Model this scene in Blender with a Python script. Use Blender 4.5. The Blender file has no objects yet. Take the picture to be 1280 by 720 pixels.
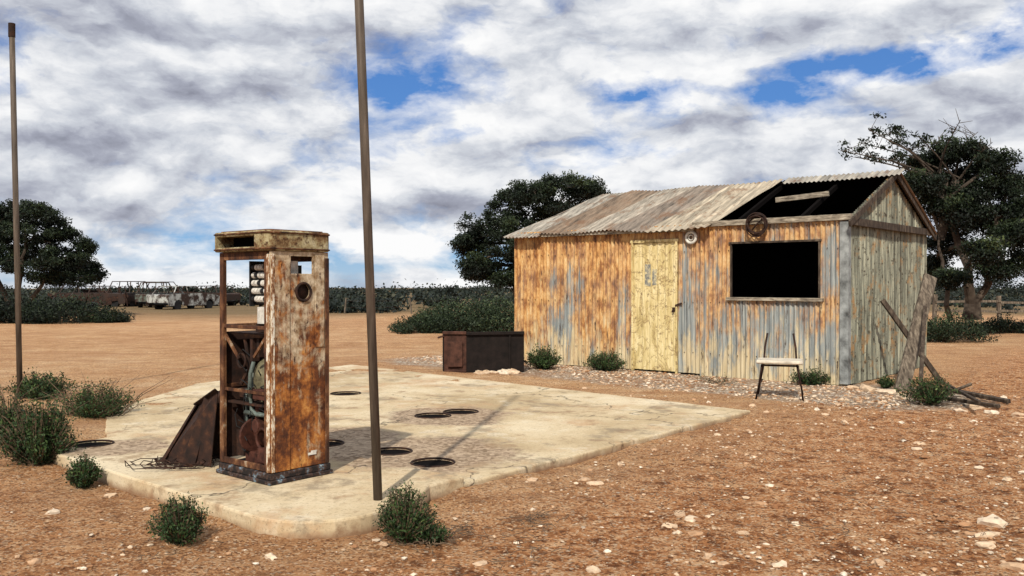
import bpy, bmesh, math, random
import numpy as np
from mathutils import Vector, Matrix, noise
random.seed(3); rng=np.random.default_rng(3)
F=1100.0; H0=354.0; HC=1.45
CU=Vector((.764,-.644,0)).normalized(); CV=Vector((-CU.y,CU.x,0))
ROT=math.atan2(CU.y,CU.x)
def G(px,py,z=0.0):
    d=F*(HC-z)/(py-H0); return Vector(((px-640)/F*d,d,z))
def W(px,py,d):
    return Vector(((px-640)/F*d,d,HC+(H0-py)/F*d))
def UV(u,v,z=0.0): return Vector((CU.x*u+CV.x*v,CU.y*u+CV.y*v,z))
scene=bpy.context.scene
# ------------------------------------------------------------ node helpers
def N(nt,typ,ins=None,**props):
    n=nt.nodes.new(typ)
    for k,v in props.items(): setattr(n,k,v)
    for k,v in (ins or {}).items():
        if isinstance(v,bpy.types.NodeSocket): nt.links.new(v,n.inputs[k])
        else: n.inputs[k].default_value=v
    return n
def M(nt,op,a,b=0.0,c=None,clamp=False):
    ins={0:a,1:b}
    if c is not None: ins[2]=c
    return N(nt,'ShaderNodeMath',ins,operation=op,use_clamp=clamp).outputs[0]
def noi(nt,vec,scale,detail=4,rough=.55,dist=0.0):
    return N(nt,'ShaderNodeTexNoise',{'Vector':vec,'Scale':scale,'Detail':detail,'Roughness':rough,'Distortion':dist}).outputs['Fac']
def vor(nt,vec,scale,feature='F1',out='Distance'):
    return N(nt,'ShaderNodeTexVoronoi',{'Vector':vec,'Scale':scale},feature=feature).outputs[out]
def mapp(nt,vec,scale=(1,1,1),loc=(0,0,0),rot=(0,0,0)):
    return N(nt,'ShaderNodeMapping',{'Vector':vec,'Scale':scale,'Location':loc,'Rotation':rot}).outputs[0]
def c4(c): return (c[0],c[1],c[2],1)
def ramp(nt,fac,stops,interp='LINEAR'):
    n=N(nt,'ShaderNodeValToRGB',{0:fac}); cr=n.color_ramp; cr.interpolation=interp
    while len(cr.elements)<len(stops): cr.elements.new(.5)
    for e,(p,c) in zip(cr.elements,stops):
        e.position=p; e.color=c4(c) if isinstance(c,(tuple,list)) else (c,c,c,1)
    return n.outputs[0]
def mix(nt,f,a,b,blend='MIX'):
    n=nt.nodes.new('ShaderNodeMix'); n.data_type='RGBA'; n.blend_type=blend
    for i,v in ((0,f),(6,a),(7,b)):
        if isinstance(v,bpy.types.NodeSocket): nt.links.new(v,n.inputs[i])
        else: n.inputs[i].default_value=(c4(v) if isinstance(v,tuple) else v)
    return n.outputs[2]
def obj_co(nt): return N(nt,'ShaderNodeTexCoord').outputs['Object']
def newmat(name,fn):
    m=bpy.data.materials.new(name); m.use_nodes=True; nt=m.node_tree; nt.nodes.clear()
    out=N(nt,'ShaderNodeOutputMaterial'); b=N(nt,'ShaderNodeBsdfPrincipled')
    nt.links.new(b.outputs[0],out.inputs[0])
    r=fn(nt,obj_co(nt))
    col=r.get('col'); 
    if isinstance(col,tuple): b.inputs['Base Color'].default_value=c4(col)
    else: nt.links.new(col,b.inputs['Base Color'])
    for k,s in (('rough','Roughness'),('metal','Metallic')):
        v=r.get(k, .8 if k=='rough' else 0.0)
        if isinstance(v,bpy.types.NodeSocket): nt.links.new(v,b.inputs[s])
        else: b.inputs[s].default_value=v
    b.inputs['Specular IOR Level'].default_value=r.get('spec',.25)
    if 'h' in r:
        bp=N(nt,'ShaderNodeBump',{'Height':r['h'],'Strength':r.get('bs',.5),'Distance':r.get('bd',.01)})
        nt.links.new(bp.outputs[0],b.inputs['Normal'])
    return m
# ------------------------------------------------------------ mesh helpers
def link(o,parent=None):
    scene.collection.objects.link(o)
    if parent: o.parent=parent
    return o
def empty(name,loc=(0,0,0),rz=0.0):
    o=bpy.data.objects.new(name,None); o.location=loc; o.rotation_euler=(0,0,rz); o.empty_display_size=.2
    return link(o)
def frame(dirv,hint=Vector((0,0,1))):
    z=dirv.normalized()
    x=hint.cross(z)
    if x.length<1e-4: x=Vector((1,0,0)).cross(z)
    x.normalize(); y=z.cross(x); return x,y,z
class MB:
    def __init__(s): s.v=[]; s.f=[]
    def add(s,v,f):
        o=len(s.v); s.v+= [tuple(p) for p in v]; s.f+=[tuple(i+o for i in q) for q in f]
    def box(s,lo,hi,rot=None,org=None):
        pts=[Vector((x,y,z)) for x in (lo[0],hi[0]) for y in (lo[1],hi[1]) for z in (lo[2],hi[2])]
        if rot is not None:
            c=org if org is not None else (Vector(lo)+Vector(hi))/2
            pts=[rot@(p-c)+c for p in pts]
        s.add(pts,[(0,1,3,2),(4,6,7,5),(0,4,5,1),(2,3,7,6),(0,2,6,4),(1,5,7,3)])
    def beam(s,a,b,w,h,hint=Vector((0,0,1))):
        a=Vector(a);b=Vector(b); x,y,z=frame(b-a,hint)
        pts=[p+x*sx*w/2+y*sy*h/2 for p in (a,b) for sx in(-1,1) for sy in(-1,1)]
        s.add(pts,[(0,1,3,2),(4,6,7,5),(0,4,5,1),(2,3,7,6),(0,2,6,4),(1,5,7,3)])
    def tube(s,pts,rads,n=8,cap=True):
        pts=[Vector(p) for p in pts]
        if not hasattr(rads,'__len__'): rads=[rads]*len(pts)
        vs=[];fs=[]
        for i,p in enumerate(pts):
            d=(pts[min(i+1,len(pts)-1)]-pts[max(i-1,0)])
            if d.length<1e-6: d=Vector((0,0,1))
            x,y,z=frame(d,Vector((.13,.31,1)).normalized() if abs(d.normalized().z)<.95 else Vector((0,1,0)))
            for k in range(n):
                a=2*math.pi*k/n; vs.append(p+(x*math.cos(a)+y*math.sin(a))*rads[i])
        for i in range(len(pts)-1):
            for k in range(n):
                k2=(k+1)%n; fs.append((i*n+k,i*n+k2,(i+1)*n+k2,(i+1)*n+k))
        if cap:
            fs.append(tuple(range(n-1,-1,-1))); fs.append(tuple((len(pts)-1)*n+k for k in range(n)))
        s.add(vs,fs)
    def ring(s,c,ax,R,r,n=24,m=8):
        c=Vector(c); x,y,z=frame(Vector(ax)); vs=[];fs=[]
        for i in range(n):
            a=2*math.pi*i/n; d=x*math.cos(a)+y*math.sin(a)
            for k in range(m):
                b=2*math.pi*k/m; vs.append(c+d*(R+r*math.cos(b))+z*r*math.sin(b))
        for i in range(n):
            for k in range(m):
                fs.append((i*m+k,((i+1)%n)*m+k,((i+1)%n)*m+(k+1)%m,i*m+(k+1)%m))
        s.add(vs,fs)
    def ell(s,c,r,n=16,m=10):
        vs=[];fs=[]
        for i in range(m+1):
            t=math.pi*i/m
            for k in range(n):
                a=2*math.pi*k/n; vs.append((c[0]+r[0]*math.sin(t)*math.cos(a),c[1]+r[1]*math.sin(t)*math.sin(a),c[2]+r[2]*math.cos(t)))
        for i in range(m):
            for k in range(n): fs.append((i*n+k,(i+1)*n+k,(i+1)*n+(k+1)%n,i*n+(k+1)%n))
        s.add(vs,fs)
    def build(s,name,mat,parent=None,bevel=0,smooth=False,seg=1):
        me=bpy.data.meshes.new(name); me.from_pydata(s.v,[],s.f); me.validate(); me.update()
        o=bpy.data.objects.new(name,me); link(o,parent); me.materials.append(mat)
        if smooth: me.polygons.foreach_set('use_smooth',[True]*len(me.polygons))
        if bevel:
            b=o.modifiers.new('b','BEVEL'); b.width=bevel; b.segments=seg; b.limit_method='ANGLE'
        return o
def prism(poly,z0,z1):
    n=len(poly); v=[(p[0],p[1],z0) for p in poly]+[(p[0],p[1],z1) for p in poly]
    f=[tuple(range(n-1,-1,-1)),tuple(range(n,2*n))]+[(i,(i+1)%n,n+(i+1)%n,n+i) for i in range(n)]
    return v,f
def cut(o,cutters):
    for c in cutters:
        m=o.modifiers.new('c','BOOLEAN'); m.operation='DIFFERENCE'; m.object=c; m.solver='EXACT'
    dg=bpy.context.evaluated_depsgraph_get(); dg.update()
    me=bpy.data.meshes.new_from_object(o.evaluated_get(dg)); old=o.data
    o.modifiers.clear(); o.data=me
    for c in cutters: bpy.data.objects.remove(c,do_unlink=True)
def quadmesh(name,V4,mat,parent=None,shade=None):
    n=len(V4); me=bpy.data.meshes.new(name)
    me.vertices.add(n*4); me.vertices.foreach_set('co',V4.reshape(-1).astype(np.float32))
    me.loops.add(n*4); me.loops.foreach_set('vertex_index',np.arange(n*4,dtype=np.int32))
    me.polygons.add(n); me.polygons.foreach_set('loop_start',np.arange(0,n*4,4,dtype=np.int32))
    me.update(calc_edges=True)
    at=me.attributes.new('shade','FLOAT','POINT')
    sh=shade if shade is not None else rng.random(n)
    at.data.foreach_set('value',np.repeat(sh,4).astype(np.float32))
    me.materials.append(mat); me.validate()
    o=bpy.data.objects.new(name,me); return link(o,parent)
def leafquads(C,size,aspect=2.2,up=.3):
    n=len(C)
    a=rng.normal(size=(n,3)); a[:,2]+=up; a/=np.linalg.norm(a,axis=1)[:,None]
    t=rng.normal(size=(n,3)); b=np.cross(a,t); b/=np.linalg.norm(b,axis=1)[:,None]
    s=(size*(.6+.8*rng.random(n)))[:,None] if np.isscalar(size) else size[:,None]
    A=a*s*.5; B=b*s*.5/aspect
    return np.stack([C-A,C+B-A*.1,C+A,C-B-A*.1],axis=1)
# ------------------------------------------------------------ materials
def rustramp(nt,P,s=1.0):
    n=noi(nt,P,6*s,8,.65); return ramp(nt,n,[(.3,(.04,.016,.010)),(.48,(.13,.045,.018)),(.62,(.30,.12,.035)),(.8,(.44,.23,.08))])
def m_rust_dark(nt,P):
    n=noi(nt,P,14,6,.6); c=ramp(nt,n,[(.3,(.012,.008,.007)),(.55,(.034,.016,.011)),(.75,(.09,.038,.018))])
    return dict(col=c,rough=.85,h=n,bs=.4,bd=.004)
RUSTD=newmat('rust_dark',m_rust_dark)
RUST=newmat('rust',lambda nt,P:dict(col=rustramp(nt,P,1.6),rough=.85,h=noi(nt,P,40,5),bs=.4,bd=.003))
def m_pump(nt,P):
    big=noi(nt,P,3.6,8,.7,.5); st=noi(nt,mapp(nt,P,(16,16,1.6)),1.0,7,.7)
    sep=N(nt,'ShaderNodeSeparateXYZ',{0:P})
    f=M(nt,'ADD',M(nt,'MULTIPLY',big,.6),M(nt,'MULTIPLY',st,.4))
    zg=M(nt,'MULTIPLY',M(nt,'SUBTRACT',sep.outputs[2],.72),.14)
    f=M(nt,'ADD',f,zg)
    paint=mix(nt,ramp(nt,noi(nt,P,15,7,.7),[(.38,0.0),(.62,1.0)]),(.24,.16,.085),(.62,.53,.38))
    r=ramp(nt,noi(nt,P,6,9,.74),[(.34,(.032,.012,.008)),(.46,(.13,.042,.014)),(.56,(.33,.12,.028)),(.68,(.60,.31,.09))])
    c=mix(nt,ramp(nt,f,[(.495,0.0),(.575,.9)]),r,paint)
    spots=ramp(nt,noi(nt,mapp(nt,P,(22,22,9)),1.0,8,.74),[(.36,1.0),(.45,0.0)])
    c=mix(nt,spots,c,(.045,.017,.010))
    return dict(col=c,rough=.72,h=M(nt,'ADD',big,M(nt,'MULTIPLY',noi(nt,P,60,4),.3)),bs=.5,bd=.006)
PUMP=newmat('pump_rusty_paint',m_pump)
def m_frame(nt,P):
    n=noi(nt,mapp(nt,P,(9,9,5)),1.0,8,.72)
    return dict(col=ramp(nt,n,[(.36,(.02,.010,.007)),(.5,(.075,.03,.015)),(.61,(.19,.09,.04)),(.67,(.36,.30,.22))]),rough=.8,h=n,bs=.4,bd=.004)
PFR=newmat('pump_frame_rust',m_frame)
def m_cap(nt,P):
    n=noi(nt,P,9,9,.74); n2=noi(nt,P,34,6,.7)
    c=ramp(nt,n,[(.36,(.05,.025,.012)),(.45,(.17,.10,.045)),(.54,(.31,.26,.14)),(.66,(.48,.43,.29))])
    c=mix(nt,ramp(nt,n2,[(.38,1.0),(.48,0.0)]),c,(.06,.028,.014))
    return dict(col=c,rough=.85,h=n2,bs=.5,bd=.004)
CAP=newmat('pump_cap_paint',m_cap)
def m_strip(nt,P):
    n=noi(nt,mapp(nt,P,(10,10,4)),2.2,8,.72); c=ramp(nt,n,[(.43,(.12,.045,.018)),(.5,(.36,.22,.12)),(.56,(.66,.62,.52))])
    return dict(col=c,rough=.7)
STRIP=newmat('pump_white_trim',m_strip)
def m_tray(nt,P):
    n=noi(nt,P,16,8,.7); c=ramp(nt,n,[(.46,(.015,.012,.012)),(.56,(.07,.04,.03)),(.62,(.10,.16,.21)),(.70,(.45,.45,.41))])
    return dict(col=c,rough=.8,h=n,bs=.4,bd=.004)
TRAY=newmat('pump_base_paint',m_tray)
def flat(name,c,rough=.7,var=.35,sc=12,metal=0.0):
    def fn(nt,P):
        n=noi(nt,P,sc,6,.65); k=ramp(nt,n,[(.3,1-var),(.7,1+var*.4)])
        return dict(col=mix(nt,1.0,c,k,'MULTIPLY'),rough=rough,metal=metal,h=n,bs=.25,bd=.004)
    return newmat(name,fn)
WHITE=flat('aged_white_enamel',(.66,.64,.58),.5,.5,20)
BLACK=flat('black_enamel',(.015,.015,.016),.5)
BULB=flat('separator_cream_paint',(.19,.17,.10),.5,.8,14)
PIPEG=flat('pipe_green_grey',(.12,.15,.135),.5,.6,30)
REDB=flat('motor_red_brown',(.075,.026,.017),.7,.7,18)
DARK=newmat('painted_shade_black',lambda nt,P:dict(col=(.006,.005,.005),rough=.95,spec=.03))  # near-black colour that paints in the shade of dark hollows
def m_pole(nt,P):
    n=noi(nt,mapp(nt,P,(20,20,2)),1.5,6,.6); c=ramp(nt,n,[(.3,(.05,.038,.029)),(.55,(.10,.078,.06)),(.75,(.175,.14,.11))])
    return dict(col=c,rough=.65,h=n,bs=.2,bd=.003)
POLE=newmat('pole_weathered_steel',m_pole)
def m_wood(nt,P):
    n=noi(nt,mapp(nt,P,(4,18,18)),2,7,.6,.4); c=ramp(nt,n,[(.28,(.05,.04,.03)),(.5,(.23,.195,.15)),(.72,(.46,.41,.32))])
    return dict(col=c,rough=.9,h=n,bs=.5,bd=.004)
WOOD=newmat('weathered_timber',m_wood)
def m_woodv(nt,P):
    n=noi(nt,mapp(nt,P,(22,22,2.5),rot=(0,.32,0)),1.3,7,.65,.3); c=ramp(nt,n,[(.32,(.028,.022,.017)),(.5,(.11,.088,.067)),(.68,(.25,.21,.16))])
    return dict(col=c,rough=.9,h=n,bs=.5,bd=.005)
WOODV=newmat('grey_plank_timber',m_woodv)
def m_wooddark(nt,P):
    n=noi(nt,mapp(nt,P,(9,9,3)),2,7,.6,.4); c=ramp(nt,n,[(.28,(.015,.011,.008)),(.5,(.055,.04,.03)),(.72,(.14,.11,.08))])
    return dict(col=c,rough=.9,h=n,bs=.5,bd=.004)
WOODD=newmat('dark_timber',m_wooddark)
def m_wall(nt,P):
    sep=N(nt,'ShaderNodeSeparateXYZ',{0:P}); x,y,z=sep.outputs
    st=noi(nt,mapp(nt,P,(6,6,.7)),1.0,8,.66,.2); st2=noi(nt,mapp(nt,P,(26,26,1.1),(3,1,2)),1.0,6,.65)
    big=noi(nt,P,1.1,6,.62); sheet=N(nt,'ShaderNodeTexWhiteNoise',{'W':M(nt,'FLOOR',M(nt,'DIVIDE',x,.762))},noise_dimensions='1D').outputs[0]
    galv=ramp(nt,st2,[(.3,(.10,.115,.125)),(.5,(.235,.26,.26)),(.68,(.45,.465,.42))])
    rust=ramp(nt,noi(nt,mapp(nt,P,(7,7,3)),1.0,9,.76),[(.35,(.10,.038,.015)),(.45,(.31,.13,.038)),(.54,(.56,.315,.11)),(.66,(.68,.49,.25))])
    cream=ramp(nt,st2,[(.3,(.40,.31,.165)),(.7,(.68,.58,.38))])
    f=M(nt,'ADD',M(nt,'MULTIPLY',st,.45),M(nt,'MULTIPLY',big,.35)); f=M(nt,'ADD',f,M(nt,'MULTIPLY',st2,.26))
    f=M(nt,'ADD',f,M(nt,'MULTIPLY',M(nt,'SUBTRACT',3.2,x),.020))
    f=M(nt,'ADD',f,M(nt,'MULTIPLY',M(nt,'SUBTRACT',z,1.1),.055))
    f=M(nt,'ADD',f,M(nt,'MULTIPLY',M(nt,'SUBTRACT',sheet,.5),.08))
    rm=ramp(nt,f,[(.48,0.0),(.54,.8),(.65,1.0)])
    c=mix(nt,rm,galv,rust)
    cz=M(nt,'MULTIPLY',M(nt,'SUBTRACT',.75,z),.20)
    cm=ramp(nt,M(nt,'ADD',noi(nt,mapp(nt,P,(7,7,1.4),(7,3,1)),1.0,8,.72),cz),[(.53,0.0),(.63,.85)])
    c=mix(nt,cm,c,cream)
    dk=ramp(nt,noi(nt,mapp(nt,P,(12,12,2.2),(1,8,4)),1.0,9,.76),[(.35,1.0),(.44,0.0)])
    c=mix(nt,dk,c,(.045,.024,.016))
    sm=M(nt,'FRACT',M(nt,'DIVIDE',x,.762)); c=mix(nt,ramp(nt,sm,[(.0,.8),(.02,0.0)]),c,(.05,.035,.025))
    return dict(col=c,rough=.55,spec=.35,h=noi(nt,P,30,4),bs=.15,bd=.004)
WALL=newmat('corrugated_iron_wall',m_wall)
def m_gable(nt,P):
    sep=N(nt,'ShaderNodeSeparateXYZ',{0:P}); x,y,z=sep.outputs
    st=noi(nt,mapp(nt,P,(10,10,.8)),1.0,8,.7,.2); n=noi(nt,P,3,8,.7)
    c=ramp(nt,st,[(.34,(.045,.045,.035)),(.48,(.16,.165,.13)),(.66,(.42,.42,.32))])
    c=mix(nt,ramp(nt,n,[(.54,0.0),(.63,.9)]),c,(.27,.16,.07))
    c=mix(nt,ramp(nt,noi(nt,P,9,8,.74),[(.38,.9),(.46,0.0)]),c,(.04,.03,.02))
    sm=M(nt,'FRACT',M(nt,'DIVIDE',y,.81)); c=mix(nt,ramp(nt,sm,[(.0,.9),(.035,0.0)]),c,(.03,.022,.015))
    return dict(col=c,rough=.7)
GABLE=newmat('corrugated_iron_gable',m_gable)
def m_roof(nt,P):
    at=N(nt,'ShaderNodeAttribute',attribute_name='tone').outputs['Fac']
    st=noi(nt,mapp(nt,P,(14,.9,.9)),1.0,7,.68,.1); n=noi(nt,P,2.6,8,.7)
    base=ramp(nt,at,[(0,(.18,.14,.11)),(.25,(.31,.29,.25)),(.5,(.19,.14,.10)),(.75,(.29,.26,.22)),(1,(.40,.34,.25))])
    c=mix(nt,1.0,base,ramp(nt,st,[(.32,.30),(.5,.9),(.68,1.5)]),'MULTIPLY')
    c=mix(nt,ramp(nt,n,[(.52,0.0),(.62,.7)]),c,(.16,.085,.045))
    return dict(col=c,rough=.6,spec=.3)
ROOF=newmat('roof_iron',m_roof)
def m_door(nt,P):
    pl=M(nt,'FRACT',M(nt,'DIVIDE',N(nt,'ShaderNodeSeparateXYZ',{0:P}).outputs[0],.145))
    n=noi(nt,mapp(nt,P,(7,7,1.2)),1.6,8,.7,.3)
    c=ramp(nt,n,[(.30,(.25,.18,.08)),(.43,(.53,.42,.19)),(.56,(.70,.59,.32)),(.75,(.76,.70,.50))])
    c=mix(nt,ramp(nt,noi(nt,P,9,9,.76),[(.36,.95),(.44,0.0)]),c,(.12,.07,.035))
    c=mix(nt,ramp(nt,noi(nt,P,3,5,.6,1.5),[(.48,0.0),(.5,.8),(.52,0.0)]),c,(.18,.10,.045))
    c=mix(nt,ramp(nt,pl,[(0,.8),(.06,0.0)]),c,(.09,.06,.03))
    return dict(col=c,rough=.75,h=n,bs=.3,bd=.004)
DOOR=newmat('yellow_door_paint',m_door)
holes=[(432,493,.26,.05),(541,521,.24,.05),(576,516,.24,.05),(490,566,.20,.05),(541,580,.165,.05),(404,556,.17,.05),(115,555,.20,.105)]
HP=[(G(a,b,z),r if r<.2 else r*.8,z) for a,b,r,z in holes]
HP=[(p,min(r,.185),z) for p,r,z in HP]
def m_conc(nt,P):
    big=noi(nt,P,.55,7,.66,.3); med=noi(nt,P,2.6,8,.72); fine=noi(nt,P,45,6,.78)
    c=ramp(nt,big,[(.36,(.39,.295,.17)),(.5,(.53,.425,.27)),(.62,(.63,.535,.375))])
    c=mix(nt,ramp(nt,med,[(.54,0.0),(.64,.65)]),c,(.66,.59,.45))
    c=mix(nt,ramp(nt,med,[(.36,.75),(.45,0.0)]),c,(.28,.19,.11))
    c=mix(nt,ramp(nt,noi(nt,mapp(nt,P,(1,1,1),(5,2,0)),.9,8,.74),[(.53,0.0),(.62,.6)]),c,(.42,.25,.13))
    c=mix(nt,ramp(nt,noi(nt,mapp(nt,P,(1,1,1),(15,9,0)),1.4,8,.74),[(.37,.7),(.45,0.0)]),c,(.22,.175,.12))
    sc=None
    for i,(cx,cy,r) in enumerate([(HP[3][0].x+.25,HP[3][0].y-.1,1.05),((HP[1][0].x+HP[2][0].x)/2,HP[1][0].y,.85),(HP[5][0].x+.1,HP[5][0].y+.3,.7),(-3.2,7.2,.5)]):
        dd=N(nt,'ShaderNodeVectorMath',{0:P,1:(cx,cy,.05)},operation='DISTANCE').outputs['Value']
        v=M(nt,'SUBTRACT',1.0,M(nt,'DIVIDE',dd,r),clamp=True); sc=v if sc is None else M(nt,'MAXIMUM',sc,v)
    dm=ramp(nt,M(nt,'ADD',M(nt,'MULTIPLY',sc,.6),M(nt,'MULTIPLY',med,.75)),[(.46,0.0),(.56,.9)])
    vv=N(nt,'ShaderNodeTexVoronoi',{'Vector':P,'Scale':30,'Randomness':1.0}).outputs['Color']
    c=mix(nt,dm,c,mix(nt,N(nt,'ShaderNodeSeparateColor',{0:vv}).outputs[0],(.13,.08,.045),(.44,.33,.23)))
    c=mix(nt,ramp(nt,fine,[(.36,.6),(.46,0.0)]),c,(.18,.13,.085))
    wp=N(nt,'ShaderNodeVectorMath',{0:P,1:N(nt,'ShaderNodeTexNoise',{'Vector':P,'Scale':2.5,'Detail':4}).outputs['Color']},operation='ADD').outputs[0]
    ed=vor(nt,wp,.42,'DISTANCE_TO_EDGE'); cr=ramp(nt,ed,[(.0,1.0),(.008,0.0)])
    cr=M(nt,'MULTIPLY',cr,ramp(nt,noi(nt,P,.6,3),[(.42,0.0),(.52,.9)]))
    c=mix(nt,cr,c,(.06,.045,.03))
    z=N(nt,'ShaderNodeSeparateXYZ',{0:P}).outputs[2]
    low=ramp(nt,M(nt,'ADD',z,M(nt,'MULTIPLY',M(nt,'SUBTRACT',med,.5),.12)),[(.0,.85),(.05,0.0)])
    c=mix(nt,low,c,(.22,.12,.065))
    return dict(col=c,rough=.9,h=M(nt,'SUBTRACT',M(nt,'ADD',M(nt,'MULTIPLY',fine,.35),med),cr),bs=.4,bd=.010)
CONC=newmat('old_concrete',m_conc)
def m_ground(nt,P):
    at=N(nt,'ShaderNodeAttribute',attribute_name='zone'); sp=N(nt,'ShaderNodeSeparateColor',{0:at.outputs['Color']}); gr,rd,fr=sp.outputs
    big=noi(nt,P,.22,6,.6,.4); med=noi(nt,P,1.7,8,.72); m2=noi(nt,mapp(nt,P,(1,1,1),(9,4,0)),4.5,7,.72); fine=noi(nt,P,16,8,.8); vf=noi(nt,P,70,4,.8)
    f=M(nt,'ADD',M(nt,'MULTIPLY',big,.4),M(nt,'MULTIPLY',med,.6))
    c=ramp(nt,f,[(.38,(.40,.205,.095)),(.5,(.58,.335,.165)),(.61,(.69,.46,.265))])
    red=ramp(nt,M(nt,'ADD',M(nt,'MULTIPLY',m2,.5),M(nt,'MULTIPLY',fine,.5)),[(.40,(.20,.070,.026)),(.5,(.53,.235,.095)),(.585,(.74,.45,.245))])
    c=mix(nt,rd,c,red)
    v=N(nt,'ShaderNodeTexVoronoi',{'Vector':P,'Scale':26,'Randomness':1.0}); vd=v.outputs['Distance']; vc=N(nt,'ShaderNodeSeparateColor',{0:v.outputs['Color']}).outputs[0]
    peb=M(nt,'MULTIPLY',ramp(nt,vd,[(.28,1.0),(.42,0.0)]),ramp(nt,vc,[(.62,0.0),(.68,1.0)]))
    pebc=ramp(nt,vc,[(.66,(.12,.05,.025)),(.80,(.38,.18,.085)),(.9,(.72,.51,.34)),(1,(.82,.70,.55))])
    c=mix(nt,M(nt,'MULTIPLY',peb,M(nt,'ADD',.3,M(nt,'MULTIPLY',rd,.65))),c,pebc)
    v3=N(nt,'ShaderNodeTexVoronoi',{'Vector':P,'Scale':80,'Randomness':1.0}); v3c=N(nt,'ShaderNodeSeparateColor',{0:v3.outputs['Color']}).outputs[0]
    c=mix(nt,ramp(nt,v3c,[(.78,0.0),(.84,.75)]),c,(.16,.065,.03)); c=mix(nt,ramp(nt,v3c,[(.12,.7),(.16,0.0)]),c,(.78,.58,.38))
    v2=N(nt,'ShaderNodeTexVoronoi',{'Vector':P,'Scale':22,'Randomness':1.0}); g2=N(nt,'ShaderNodeSeparateColor',{0:v2.outputs['Color']}).outputs[1]
    gc=ramp(nt,g2,[(0,(.30,.22,.16)),(.4,(.54,.45,.35)),(.8,(.70,.63,.52)),(1,(.82,.77,.68))])
    gc=mix(nt,ramp(nt,v2.outputs['Distance'],[(.38,0.0),(.62,.75)]),gc,(.22,.135,.08))
    gf=ramp(nt,M(nt,'ADD',gr,M(nt,'MULTIPLY',M(nt,'SUBTRACT',med,.5),.9)),[(.25,0.0),(.52,.9)])
    c=mix(nt,gf,c,gc)
    dk=ramp(nt,M(nt,'ADD',M(nt,'MULTIPLY',fine,.4),M(nt,'MULTIPLY',m2,.6)),[(.405,.8),(.47,0.0)])
    c=mix(nt,M(nt,'MULTIPLY',dk,M(nt,'ADD',.25,M(nt,'MULTIPLY',rd,.7))),c,(.13,.048,.02))
    tr=ramp(nt,noi(nt,mapp(nt,P,(.3,2.5,1),rot=(0,0,.25)),1.0,5,.55),[(.42,.40),(.52,0.0)])
    c=mix(nt,M(nt,'MULTIPLY',tr,M(nt,'SUBTRACT',1.0,rd)),c,(.37,.18,.09))
    c=mix(nt,M(nt,'MULTIPLY',fr,.85),c,mix(nt,noi(nt,P,.35,5),(.07,.07,.035),(.20,.14,.08)))
    h=M(nt,'ADD',M(nt,'ADD',M(nt,'MULTIPLY',fine,.9),M(nt,'MULTIPLY',m2,1.1)),M(nt,'ADD',M(nt,'MULTIPLY',peb,.35),M(nt,'MULTIPLY',vf,.25)))
    return dict(col=c,rough=.95,spec=.1,h=h,bs=1.0,bd=.055)
GROUND=newmat('sandy_ground',m_ground)
def m_stone(nt,P):
    at=N(nt,'ShaderNodeAttribute',attribute_name='shade').outputs['Fac']
    c=ramp(nt,at,[(0,(.26,.125,.06)),(.3,(.46,.27,.15)),(.65,(.64,.48,.33)),(1,(.78,.69,.56))])
    c=mix(nt,1.0,c,ramp(nt,noi(nt,P,25,5),[(.3,.65),(.7,1.1)]),'MULTIPLY')
    return dict(col=c,rough=.92,spec=.1,h=noi(nt,P,40,4),bs=.4,bd=.006)
STONE=newmat('limestone',m_stone)
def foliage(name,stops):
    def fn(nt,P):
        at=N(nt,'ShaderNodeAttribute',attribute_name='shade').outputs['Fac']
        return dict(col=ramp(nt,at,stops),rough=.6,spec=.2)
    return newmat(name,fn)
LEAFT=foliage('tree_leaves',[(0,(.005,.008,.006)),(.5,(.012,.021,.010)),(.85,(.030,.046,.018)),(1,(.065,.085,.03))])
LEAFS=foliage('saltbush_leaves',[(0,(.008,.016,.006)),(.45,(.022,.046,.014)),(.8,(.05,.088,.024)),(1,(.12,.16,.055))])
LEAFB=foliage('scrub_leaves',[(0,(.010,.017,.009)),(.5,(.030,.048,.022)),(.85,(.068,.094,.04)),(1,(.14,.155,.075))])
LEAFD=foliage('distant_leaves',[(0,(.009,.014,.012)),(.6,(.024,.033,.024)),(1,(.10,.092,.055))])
BARK=newmat('bark',lambda nt,P:dict(col=ramp(nt,noi(nt,P,5,6),[(.3,(.025,.018,.014)),(.7,(.10,.08,.062))]),rough=.95))
TWIG=newmat('dry_twig',lambda nt,P:dict(col=ramp(nt,noi(nt,P,9,4),[(.3,(.06,.04,.028)),(.7,(.20,.14,.09))]),rough=.95))
# ------------------------------------------------------------ ground
slab_uv=[(-4.2,3.9),(-4.2,9.02),(-8.0,9.35),(-11.8,9.75),(-11.2,6.5),(-9.6,4.5),(-7.6,3.55)]
slab=[UV(*p) for p in slab_uv]
def arc(cx,cy,r,a0,a1,n): return [(cx+r*math.cos(math.radians(a0+(a1-a0)*i/n)),cy+r*math.sin(math.radians(a0+(a1-a0)*i/n))) for i in range(n+1)]
isl_uv=[(-7.75,4.45)]+arc(-7.35,3.25,.26,180,268,5)+arc(-4.42,3.40,.48,-92,0,10)+[(-3.98,3.75),(-4.10,3.98),(-4.19,4.12),(-4.19,4.45)]
isl=[UV(*p) for p in isl_uv]
def spacing(lo,hi,step,farlo,farhi,g=1.09):
    a=list(np.arange(lo,hi+1e-6,step)); s=step
    while a[-1]<farhi: s*=g; a.append(a[-1]+s)
    s=step; b=[]
    c=lo
    while c>farlo: s*=g; c-=s; b.append(c)
    return np.array(b[::-1]+a)
xs=spacing(-7,7.5,.05,-1800,1800); ys=spacing(2.5,14,.05,-150,2600)
X,Y=np.meshgrid(xs,ys)
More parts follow.
